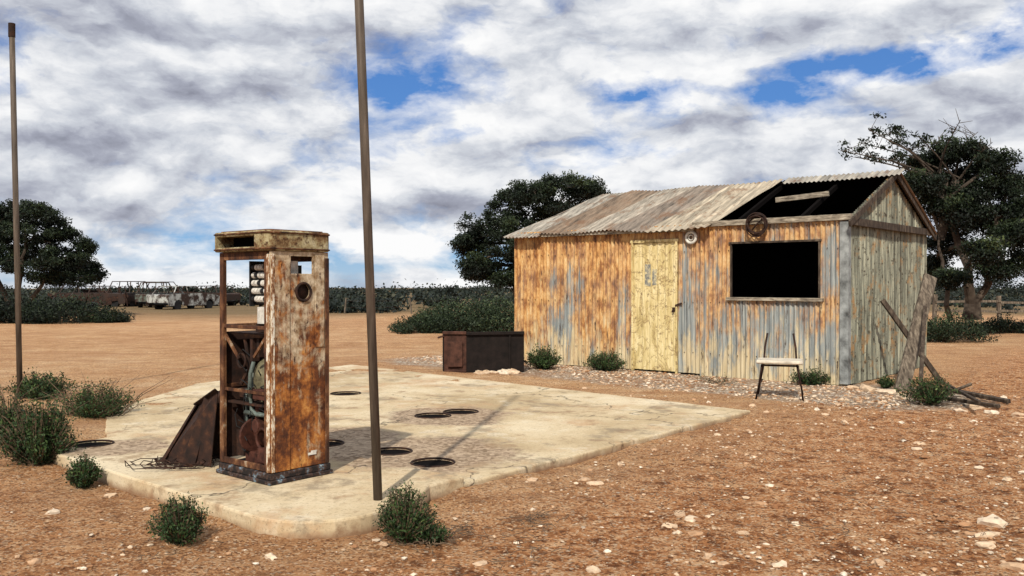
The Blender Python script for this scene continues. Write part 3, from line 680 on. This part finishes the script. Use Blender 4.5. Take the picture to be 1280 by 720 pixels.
mb=MB(); wallp(mb,z,bd,Hh-.03,.02); wallp(mb,a+dep,bd+dep,Hh-.03,.02); wallp(mb,bd,bd+dep,Hh-.03,.02); wallp(mb,a,a+dep,Hh-.03,.02)
q=[a,z,bd,bd+dep,a+dep]; mb.add([p+Vector((0,0,Hh-.06)) for p in q],[(0,1,2,3,4)]); mb.beam(z+Vector((0,-.02,Hh-.01)),bd+Vector((0,-.02,Hh-.01)),.05,.05)
mb.beam(bd*.75+Vector((0,-.015,0)),bd*.75+Vector((0,-.015,Hh-.05)),.03,.03)
mb.build('tank_body',flat('tank_body_black',(.012,.008,.007),.9,.7,8),tk,bevel=.005)  # body coloured near-black, darker than the end plate
# ------------------------------------------------------------ chair
c=G(975,497); ch=empty('broken_chair',c,math.radians(-18))
mb=MB(); r=.013
for sx in(-1,1):
    mb.tube([(sx*.28,-.26,0),(sx*.215,-.17,.42),(sx*.20,.0,.435),(sx*.20,.17,.435)],r,8)
    mb.tube([(sx*.28,.30,0),(sx*.20,.17,.43),(sx*.19,.23,.62),(sx*.16,.27,.80)],r,8)
mb.tube([(-.2,.17,.43),(.2,.17,.43)],r,8); mb.tube([(-.2,-.17,.42),(.2,-.17,.42)],r,8); mb.tube([(-.23,-.2,.2),(-.22,.2,.2)],r*.8,6); mb.tube([(.23,-.2,.2),(.22,.2,.2)],r*.8,6)
mb.build('frame',RUSTD,ch,smooth=True)
mb=MB(); mb.box((-.28,-.25,.442),(.28,.21,.485)); st=mb.build('seat',flat('seat_bleached_board',(.60,.54,.44),.8,.4,10),ch,bevel=.012)
# ------------------------------------------------------------ leaning timbers
tb=empty('leaning_timbers')
mb=MB()
mb.beam(G(1127,490),W(1163,345,12.4),.19,.05,Vector((0,1,0)))
mb.build('plank',WOODV,tb,bevel=.006)
mb=MB()
def scr_beam(p0,p1,w,h): mb.beam(p0,p1,w,h,Vector((1,0,.2)))
scr_beam(W(1103,375,12.9),G(1178,480),.05,.07); scr_beam(W(1158,352,12.6),G(1150,500),.04,.05)
scr_beam(G(1150,480,.08),G(1262,502,.05),.05,.05); scr_beam(G(1140,492,.05),G(1250,508,.04),.04,.04); scr_beam(G(1175,476,.05),G(1225,503,.15),.04,.03); scr_beam(G(1160,500,.05),G(1215,480,.25),.03,.03)
mb.build('fallen_rails',WOODD,tb,bevel=.005)
# ------------------------------------------------------------ vegetation
def leafclump(c,r,n,size,shell=.55):
    d=rng.normal(size=(n,3)); d/=np.linalg.norm(d,axis=1)[:,None]
    rad=(shell+(1-shell)*rng.random(n))[:,None]
    return np.array(c)+d*rad*np.array(r)
def tree(name,trunks,clumps,d,leaf=.10,dens=820,extra=None,depth=1.0):
    t=empty(name); Q=[];S=[]; mb=MB()
    tops=[]
    for base,mid,top,r in trunks:
        sm=[]
        for k in range(7):
            f=k/6; p=(1-f)**2*Vector(base)+2*f*(1-f)*Vector(mid)+f*f*Vector(top); sm.append(p+Vector((random.gauss(0,.05),random.gauss(0,.05),0)))
        mb.tube(sm,[r*(1-.65*k/6) for k in range(7)],8); tops+=sm[3:]
    for (px,py,rx,ry) in clumps:
        s=d/F; dy=random.gauss(0,.8*depth); c=W(px,py,d+dy); R=(rx*s,max(rx*s*.9,.5),ry*s)
        near=min(tops,key=lambda q:(q-c).length); m=near.lerp(c,.5)+Vector((random.gauss(0,.2),random.gauss(0,.2),.1-.1*random.random()))
        mb.tube([near,m,c],[.07,.045,.02],6)
        nsub=int(11+rx/2.4)
        for k in range(nsub):
            v=rng.normal(size=3); v/=np.linalg.norm(v); v*=(.55+.6*rng.random())
            sc=np.array(c)+v*np.array(R); sr=.17+.21*rng.random()
            nn=int(dens*sr*sr*3.4)
            pts=leafclump(sc,(sr*1.25,sr*1.25,sr*.75),nn,leaf,.1)
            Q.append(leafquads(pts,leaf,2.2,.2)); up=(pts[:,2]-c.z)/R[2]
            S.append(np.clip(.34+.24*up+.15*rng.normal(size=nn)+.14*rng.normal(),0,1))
            if rng.random()<.5: mb.tube([c,Vector(sc)],[.018,.008],4,False)
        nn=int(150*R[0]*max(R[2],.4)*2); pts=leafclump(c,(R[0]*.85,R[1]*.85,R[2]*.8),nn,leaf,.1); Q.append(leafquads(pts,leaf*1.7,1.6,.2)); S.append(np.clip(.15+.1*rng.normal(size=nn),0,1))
    if extra: extra(mb,Q,S)
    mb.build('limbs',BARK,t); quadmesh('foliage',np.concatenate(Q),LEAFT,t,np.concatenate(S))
    return t
tree('acacia_tree',[(W(650,378,32),W(640,330,32),W(640,290,32),.16),(W(652,378,32),W(668,320,32),W(690,265,32),.14)],
 [(722,234,26,10),(695,233,30,12),(668,240,28,15),(640,257,30,19),(615,281,30,20),(597,310,22,22),(640,300,32,24),(608,336,26,14),(632,350,20,7),(665,275,34,20),(700,256,38,16),(738,242,14,6),(650,325,20,18),(583,300,12,12),(588,330,13,12)],32,leaf=.09)
tree('acacia_tree.001',[(W(25,392,38),W(20,350,38),W(30,310,38),.17),(W(28,392,38),W(50,360,38),W(75,325,38),.12),(W(20,392,38),W(-5,350,38),W(-20,305,38),.13)],
 [(18,260,30,11),(48,268,28,13),(-15,272,34,16),(74,290,24,14),(97,314,22,14),(50,298,36,18),(10,293,36,20),(74,326,34,14),(107,334,17,11),(35,322,34,15),(-30,310,34,22),(-60,290,40,30),(0,328,28,12),(60,346,24,7),(92,348,22,8),(116,344,10,7)],38)
def twiggy(mb,Q,S):
    d=24; s0=W(1178,300,d)
    ends=[(1050,188),(1068,196),(1085,162),(1108,168),(1125,178),(1150,172),(1172,170),(1200,150),(1222,165),(1240,178),(1110,200),(1075,178)]
    for (x,y) in ends:
        e=W(x,y,d+random.gauss(0,.8)); st=W(1150+random.random()*60,225,d); m=st.lerp(e,.5)+Vector((random.gauss(0,.15),0,.1))
        mb.tube([s0,st,m,e],[.05,.035,.022,.008],5,False)
        for k in range(6):
            f=.35+.65*random.random(); b=m.lerp(e,f) ; tip=b+Vector((random.gauss(0,.3),random.gauss(0,.3),abs(random.gauss(0,.2)))); mb.tube([b,tip],[.01,.005],4,False)
            if x<1175 and random.random()<.8:
                nn=40; p=leafclump(tip,(.22,.2,.13),nn,.1,.1); Q.append(leafquads(p,.085,2,.2)); S.append(np.clip(.35+.2*rng.normal(size=nn),0,1))
tree('acacia_tree.002',[(W(1215,400,24),W(1205,340,24),W(1185,250,24),.17),(W(1220,400,24),W(1238,330,24),W(1245,270,24),.13),(W(1190,400,24),W(1178,345,24),W(1172,290,24),.08)],
 [(1160,202,26,13),(1200,191,34,13),(1240,205,25,14),(1262,230,20,13),(1148,228,20,16),(1188,226,34,19),(1230,238,34,18),(1168,254,24,18),(1205,265,28,17),(1240,280,28,15),(1268,292,22,15),(1188,300,24,18),(1228,315,24,11),(1170,332,15,13),(1252,336,22,9),(1195,348,16,8),(1290,265,30,26),(1300,320,30,22),(1270,262,20,12)],24,leaf=.08,dens=1000,extra=twiggy)
def bush(name,c,rx,ry,h,n,leaf,mat,lobes=14,par=None):
    b=empty(name); Q=[];S=[];mb=MB(); c=np.array(c)
    for k in range(lobes):
        a=rng.random()*6.28; q=math.sqrt(rng.random()); x=math.cos(a)*q*rx*.8; y=math.sin(a)*q*ry*.8
        hh=h*(1-.55*q*q)*(.7+.35*rng.random()); rr=np.array([rx*.27,ry*.27,hh*.5])*(.8+.4*rng.random())
        lc=c+np.array([x,y,hh*.5]); nn=n//lobes; p=leafclump(lc,rr,nn,leaf,.45); p[:,2]=np.maximum(p[:,2],c[2]+.01)
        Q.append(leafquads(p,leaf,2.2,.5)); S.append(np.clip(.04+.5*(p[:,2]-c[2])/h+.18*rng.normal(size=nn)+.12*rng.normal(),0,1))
        mb.tube([tuple(c),tuple(lc)],[.02,.008],4,False)
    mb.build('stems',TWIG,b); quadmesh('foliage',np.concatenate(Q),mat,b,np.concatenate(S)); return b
p=G(592,418); bush('saltbush_thicket',(p.x,p.y+1.6,-.05),2.1,1.5,1.4,24000,.07,LEAFB,64)
p=G(525,418); bush('saltbush_thicket.001',(p.x,p.y+.8,-.05),1.1,.9,.8,9000,.065,LEAFB,30)
p=G(55,405); bush('saltbush_thicket.002',(p.x,p.y+1.2,-.05),2.6,1.6,1.3,16000,.085,LEAFT,40)
p=G(-40,405); bush('saltbush_thicket.003',(p.x,p.y+1,-.05),2.4,1.6,1.5,9000,.1,LEAFT,26)
p=G(120,404); bush('saltbush_thicket.006',(p.x,p.y+.6,-.05),1.0,.7,.65,5000,.07,LEAFB,20)
p=G(1210,430); bush('saltbush_thicket.004',(p.x,p.y+.8,-.03),1.1,.8,1.0,10000,.055,LEAFB,36)
p=G(1275,418); bush('saltbush_thicket.005',(p.x,p.y+.8,-.03),1.0,.8,.65,5000,.065,LEAFB,22)
def shrub(name,x0,x1,y0,y1,zb=0.0,leaf=.022,stems=90,mat=LEAFS):
    b=G((x0+x1)/2,y1,zb); w=(x1-x0)/F*b.y/2; h=(y1-y0)/F*b.y; b=b+Vector((0,w*.55,0))
    e=empty(name); mb=MB(); C=[];S=[]; ph=random.random()*9
    for k in range(stems):
        a=random.random()*6.28; t=random.random()**.55; lob=.70+.75*noise.noise((math.cos(a)*1.3+ph,math.sin(a)*1.3,ph))
        rr=w*(.12+.95*t)*lob*1.3; hh=h*(1.05-.6*t*t)*(.5+.58*random.random())
        tip=b+Vector((math.cos(a)*rr,math.sin(a)*rr*.8,max(.03,hh))); mid=b.lerp(tip,.5)+Vector((math.cos(a)*w*.1,math.sin(a)*w*.1,hh*.08))
        pts=[b+Vector((random.gauss(0,w*.08),random.gauss(0,w*.08),0)),mid,tip]; mb.tube(pts,[.004,.003,.0015],4,False)
        m=30; f=.2+.83*rng.random(m); P=np.array([(1-q)**2*np.array(pts[0])+2*q*(1-q)*np.array(pts[1])+q*q*np.array(pts[2]) for q in f])
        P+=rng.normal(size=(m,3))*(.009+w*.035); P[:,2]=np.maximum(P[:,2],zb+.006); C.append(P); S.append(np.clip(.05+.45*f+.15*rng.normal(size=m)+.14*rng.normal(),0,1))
    mb.build('stems',TWIG,e); quadmesh('foliage',leafquads(np.concatenate(C),leaf,2.3,.6),mat,e,np.concatenate(S))
sh=[(-20,85,508,590,.026,400),(58,154,482,530,.026,270),(0,78,468,502,.033,200),(66,124,574,612,.020,180),(174,257,628,685,.018,290),(462,542,614,684,.018,290),
    (655,705,434,463,.035,170),(726,787,440,465,.032,170),(992,1038,462,483,.032,90),(1142,1205,470,508,.03,140),(1100,1122,470,486,.03,50),(-30,35,495,560,.026,200),(515,565,658,684,.018,60),(870,940,470,482,.018,14)]
for k,(a,b_,c_,d_,l,n) in enumerate(sh):
    shrub('saltbush' if k==0 else 'saltbush.%03d'%k,a,b_,c_,d_,0.0,l,n)
mb=MB()
for a,b_ in[(120,525),(95,525),(40,560),(10,520),(140,528)]:
    p=G(a,b_)
    for k in range(12):
        t=p+Vector((random.gauss(0,.3),random.gauss(0,.2),.2+.3*random.random())); mb.tube([p,p.lerp(t,.5)+Vector((0,0,.06)),t],[.005,.004,.0015],4,False)
mb.build('dry_stalks',TWIG)
Q=[];S=[]
for k in range(2600):
    d=43+ (rng.random()**1.7)*420; az=(rng.random()*1.5-.75); x=az*d; px=640+az*F
    if d<60 and 92<px<275 and rng.random()<.85: continue
    nn_=noise.noise((x*.10,d*.12,0))
    if d<60 and nn_>.02: continue
    h=(.30+.55*rng.random())*(1+1.1*noise.noise((x*.05,d*.03,5))); 
    if rng.random()<.05: h*=1.8
    if d>75 and noise.noise((x*.045,d*.02,11))>.18: h*=1.9+.6*rng.random()
    h=max(h,.2)
    w=h*(.9+1.0*rng.random())*(1+d/260); z=-max(math.hypot(x,d)-55,0)*.005
    nn=int(90 if d<90 else 46); p=leafclump((x,d,z+h*.42),(w,w,h*.58),nn,.2,.3); p[:,2]=np.maximum(p[:,2],z)
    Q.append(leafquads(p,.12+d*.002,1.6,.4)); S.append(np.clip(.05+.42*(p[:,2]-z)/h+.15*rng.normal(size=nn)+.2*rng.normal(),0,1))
for (px,py,r) in [(130,358,1.0),(240,356,.9),(270,362,.9),(300,363,.8),(400,364,.8),(425,364,.7),(545,357,1.2),(570,360,1.1),(500,363,.8),(450,363,.8),(150,358,1.0),(1255,352,2.0),(1275,348,2.2),(1160,350,1.4)]:
    d=75+rng.random()*30; c=W(px,py+4,d)
    for j in range(8):
        p=leafclump((c.x+rng.normal()*r*1.2,d+rng.normal(),c.z-.5+rng.normal()*.3),(r*.7,r*.7,r*.4),130,.2,.2); Q.append(leafquads(p,.26,1.6,.3)); S.append(np.clip(.2+.15*rng.normal(size=130),0,1))
quadmesh('distant_scrub',np.concatenate(Q),LEAFD,None,np.concatenate(S))
# ------------------------------------------------------------ wrecked cars
def car(name,loc,rz,mat,L=4.0,hr=1.38):
    e=empty(name,loc,rz); mb=MB(); w=.80
    prof=[(-L/2,.45),(-L/2,.85),(-L/2+.15,.92),(L*.13-.0,.95),(L/2-.35,.88),(L/2,.78),(L/2,.42)]
    def archpts(cx,r=.34): return [(cx+r*math.cos(a),.30+r*math.sin(a)) for a in [math.pi*i/6 for i in range(7)]]
    lower=[(L/2-.05,.30)]+archpts(L*.31)+archpts(-L*.31)+[(-L/2+.05,.30)]
    poly=prof+lower; n=len(poly)
    for sy in(-w,w-.04):
        v=[(x,sy,z) for x,z in poly]+[(x,sy+.04,z) for x,z in poly]
        mb.add(v,[tuple(range(n)),tuple(range(2*n-1,n-1,-1))]+[(i,(i+1)%n,n+(i+1)%n,n+i) for i in range(n)])
    for i in range(len(prof)-1):
        if 2<=i<3: continue
        a,b=prof[i],prof[i+1]; mb.add([(a[0],-w+.04,a[1]),(b[0],-w+.04,b[1]),(b[0],w-.04,b[1]),(a[0],w-.04,a[1])],[(0,1,2,3)])
    mb.box((-L*.32,-w*.82,hr-.05),(L*.08,w*.82,hr))
    for sy in(-1,1):
        for (x0,x1) in[(-L*.40,-L*.31),(-L*.12,-L*.12),(L*.19,L*.07)]: mb.beam((x0,sy*w*.97,.92),(x1,sy*w*.80,hr-.02),.06,.05)
    mb.build('body',mat,e,bevel=.015)
    m2=MB()
    for sx in(-.31,.31):
        for sy in(-w+.05,w-.22): m2.tube([(L*sx,sy,.27),(L*sx,sy+.17,.27)],.27,16)
    m2.box((-L*.45,-w*.9,.32),(L*.45,w*.9,.42)); m2.box((-L*.2,-w*.7,.42),(-.1,w*.7,.95)); m2.build('wheels_and_seats',BLACK,e,bevel=.02)
def carpaint(name,c,t=.5): 
    return newmat(name,lambda nt,P:dict(col=mix(nt,ramp(nt,noi(nt,P,2.2,7,.7),[(t-.04,0.0),(t+.08,1.0)]),c,(.04,.022,.016)),rough=.6))
CW=carpaint('car_faded_white',(.42,.43,.41),.46); CR=carpaint('car_rust',(.030,.02,.016)); CB=carpaint('car_faded_green',(.14,.18,.15),.42)
def cp_(px,d,rz,mat,L,hr,nm):
    x=(px-640)/F*d; car(nm,(x,d,-max(math.hypot(x,d)-55,0)*.005-.08),math.radians(rz),mat,L,hr)
cp_(230,50,66,CW,3.9,1.38,'wrecked_car'); cp_(196,54,100,CB,4.0,1.6,'wrecked_car.001'); cp_(130,56,-12,CR,4.2,1.4,'wrecked_car.002')
cp_(167,57,80,CR,4.1,1.7,'wrecked_car.003'); cp_(262,58,150,CR,4.0,1.4,'wrecked_car.004'); cp_(108,60,30,CR,4.2,1.6,'wrecked_car.005'); cp_(208,62,5,CB,4.3,1.7,'wrecked_car.006')
mb=MB()
for k in range(50):
    d=53+random.random()*8; x=(100+random.random()*175-640)/F*d; h=.4+.9*random.random()
    mb.beam((x,d,-.05),(x+random.gauss(0,.5),d,h),.05,.05)
    if random.random()<.4: mb.beam((x,d,h*.6),(x+random.gauss(0,1.2),d,h*.6+random.gauss(0,.2)),.05,.3)
mb.build('scrap_heap',RUSTD)
# ------------------------------------------------------------ fences
fn=empty('post_and_rail_fence'); mb=MB()
fp=[G(1168,404)+Vector((k*1.25,k*.12,0)) for k in range(12)]
for i,q in enumerate(fp):
    mb.beam(q-Vector((0,0,.1)),q+Vector((random.gauss(0,.04),0,.95+random.gauss(0,.06))),.12,.12)
    if i<len(fp)-1:
        for h in(.42,.78): mb.beam(q+Vector((0,-.07,h+random.gauss(0,.03))),fp[i+1]+Vector((0,-.07,h+random.gauss(0,.03))),.05,.08)
mb.build('posts_and_rails',WOODV,fn)
fn=empty('wire_fence'); mb=MB()
fp=[Vector((-8+k*3.2,42+k*.12,0)) for k in range(9)]
for q in fp: mb.tube([q-Vector((0,0,.1)),q+Vector((random.gauss(0,.05),0,.75))],.04,6)
mb.build('posts',WOODV,fn); mb=MB()
for h in(.3,.6): mb.tube([q+Vector((0,0,h)) for q in fp],.006,4,False)
mb.build('wires',RUSTD,fn)
# ------------------------------------------------------------ sky
SUN_EL=42; sd=Vector((-.20,-1,0)).normalized()
w=bpy.data.worlds.new('World'); scene.world=w; w.use_nodes=True; nt=w.node_tree; nt.nodes.clear()
out=N(nt,'ShaderNodeOutputWorld'); bg=N(nt,'ShaderNodeBackground',{'Strength':.1}); nt.links.new(bg.outputs[0],out.inputs[0])
sky=nt.nodes.new('ShaderNodeTexSky'); sky.sky_type='NISHITA'; sky.sun_disc=False; sky.sun_elevation=math.radians(SUN_EL); sky.sun_rotation=math.atan2(sd.x,sd.y)
dirv=N(nt,'ShaderNodeTexCoord').outputs['Generated']; sx=N(nt,'ShaderNodeSeparateXYZ',{0:dirv}); x,y,z=sx.outputs
zc=M(nt,'MAXIMUM',z,0.0); den=M(nt,'ADD',zc,.15)
az=M(nt,'ARCTAN2',x,y)
wd=N(nt,'ShaderNodeTexNoise',{'Vector':mapp(nt,dirv,(5,5,9)),'Scale':1.0,'Detail':6,'Roughness':.58}).outputs['Color']
wv=N(nt,'ShaderNodeVectorMath',{0:N(nt,'ShaderNodeVectorMath',{0:wd,1:(.5,.5,.5)},operation='SUBTRACT').outputs[0],1:(.12,.12,.07)},operation='MULTIPLY').outputs[0]
def dens(off):
    dd=N(nt,'ShaderNodeVectorMath',{0:N(nt,'ShaderNodeVectorMath',{0:dirv,1:wv},operation='ADD').outputs[0],1:(0,0,off)},operation='ADD').outputs[0]
    q=M(nt,'ADD',den,off); cv=N(nt,'ShaderNodeCombineXYZ',{0:M(nt,'DIVIDE',x,q),1:M(nt,'DIVIDE',y,q),2:0.0}).outputs[0]
    a=noi(nt,cv,1.0,6,.5,.1); b=noi(nt,mapp(nt,dd,(7,7,15)),1.0,9,.56,.0)
    return M(nt,'ADD',M(nt,'MULTIPLY',a,.35),M(nt,'MULTIPLY',b,.65))
n1=dens(0.0); n1u=dens(.024); relief=M(nt,'SUBTRACT',n1,n1u)
n2=noi(nt,mapp(nt,dirv,(3.0,3.0,8),(4.3,1.7,.5)),1.0,5,.5,.2)
dis=N(nt,'ShaderNodeSeparateColor',{0:N(nt,'ShaderNodeTexNoise',{'Vector':mapp(nt,dirv,(9,9,16)),'Scale':1.0,'Detail':7,'Roughness':.6}).outputs['Color']})
azw=M(nt,'ADD',az,M(nt,'MULTIPLY',M(nt,'SUBTRACT',dis.outputs[0],.5),.22)); zw=M(nt,'ADD',z,M(nt,'MULTIPLY',M(nt,'SUBTRACT',dis.outputs[1],.5),.085))
def blob(px,py,rx,ry,amp,tilt=0.0):
    a0=math.atan((px-640)/F); e0=(H0-py)/F*math.cos(a0)
    da=M(nt,'SUBTRACT',azw,a0); de=M(nt,'SUBTRACT',M(nt,'SUBTRACT',zw,e0),M(nt,'MULTIPLY',da,tilt))
    q=M(nt,'ADD',M(nt,'POWER',M(nt,'ABSOLUTE',M(nt,'MULTIPLY',da,F/rx)),2),M(nt,'POWER',M(nt,'ABSOLUTE',M(nt,'MULTIPLY',de,F/ry)),2))
    return M(nt,'MULTIPLY',M(nt,'EXPONENT',M(nt,'MULTIPLY',q,-1.0)),amp)
def total(bl):
    t=blob(*bl[0])
    for b in bl[1:]: t=M(nt,'ADD',t,blob(*b))
    return t
hole=total([(545,75,80,75,.16),(660,30,60,30,.08),(815,125,80,20,.17),(1060,95,190,24,.17,.04),(590,175,50,14,.14),(1230,72,110,18,.15,.15),(830,195,60,12,.09),(200,328,360,26,.13),(520,330,200,28,.14),(450,120,60,18,.08),(250,285,120,12,.05)])
cover=M(nt,'SUBTRACT',M(nt,'ADD',M(nt,'MULTIPLY',M(nt,'SUBTRACT',n1,.5),1.25),.625),hole)
cm=ramp(nt,cover,[(.42,0.0),(.49,.5),(.58,1.0)])
dark=total([(290,118,65,20,.15),(90,165,100,22,.15),(60,60,150,35,.05),(760,215,120,14,.07),(1150,30,200,16,.09),(430,50,70,40,.07),(680,150,120,16,.04),(350,220,150,14,.05),(1000,165,200,14,.04),(200,30,150,20,.04),(720,60,60,14,.05)])
lit=M(nt,'ADD',M(nt,'MULTIPLY',relief,1.7),M(nt,'MULTIPLY',n2,.5)); lit=M(nt,'SUBTRACT',M(nt,'ADD',lit,.295),dark)
lit=M(nt,'SUBTRACT',lit,M(nt,'MULTIPLY',M(nt,'SUBTRACT',cover,.58),.40))
cc=ramp(nt,lit,[(.22,(2.2,2.3,2.9)),(.36,(3.9,4.1,4.9)),(.48,(6.2,6.5,7.1)),(.60,(8.7,8.8,9.0)),(.7,(9.8,9.8,9.8))])
blue=mix(nt,1.0,sky.outputs[0],(.42,.72,1.12),'MULTIPLY')
deep=ramp(nt,z,[(0,(5.0,6.6,8.2)),(.04,(2.8,5.0,7.9)),(.14,(1.1,2.8,6.5)),(.4,(.6,1.7,5.0))])
blue=mix(nt,.8,blue,deep)
c=mix(nt,cm,blue,cc); nt.links.new(c,bg.inputs['Color'])
# ------------------------------------------------------------ sun
L=bpy.data.lights.new('sun','SUN'); L.energy=4.4; L.angle=math.radians(1.0); L.color=(1,.92,.79)
so=bpy.data.objects.new('sun',L); link(so)
dv=Vector((sd.x*math.cos(math.radians(SUN_EL)),sd.y*math.cos(math.radians(SUN_EL)),math.sin(math.radians(SUN_EL))))
so.rotation_euler=dv.to_track_quat('Z','Y').to_euler(); so.location=dv*50
# ------------------------------------------------------------ camera
cam=bpy.data.cameras.new('camera'); cam.sensor_width=36; cam.lens=F/1280*36; cam.clip_end=6000; cam.clip_start=.05
co=bpy.data.objects.new('camera',cam); link(co); co.location=(0,0,HC); co.rotation_euler=(math.radians(90)-math.atan(6/F),0,0); scene.camera=co
scene.view_settings.view_transform='Standard'; scene.view_settings.look='None'; scene.view_settings.exposure=0
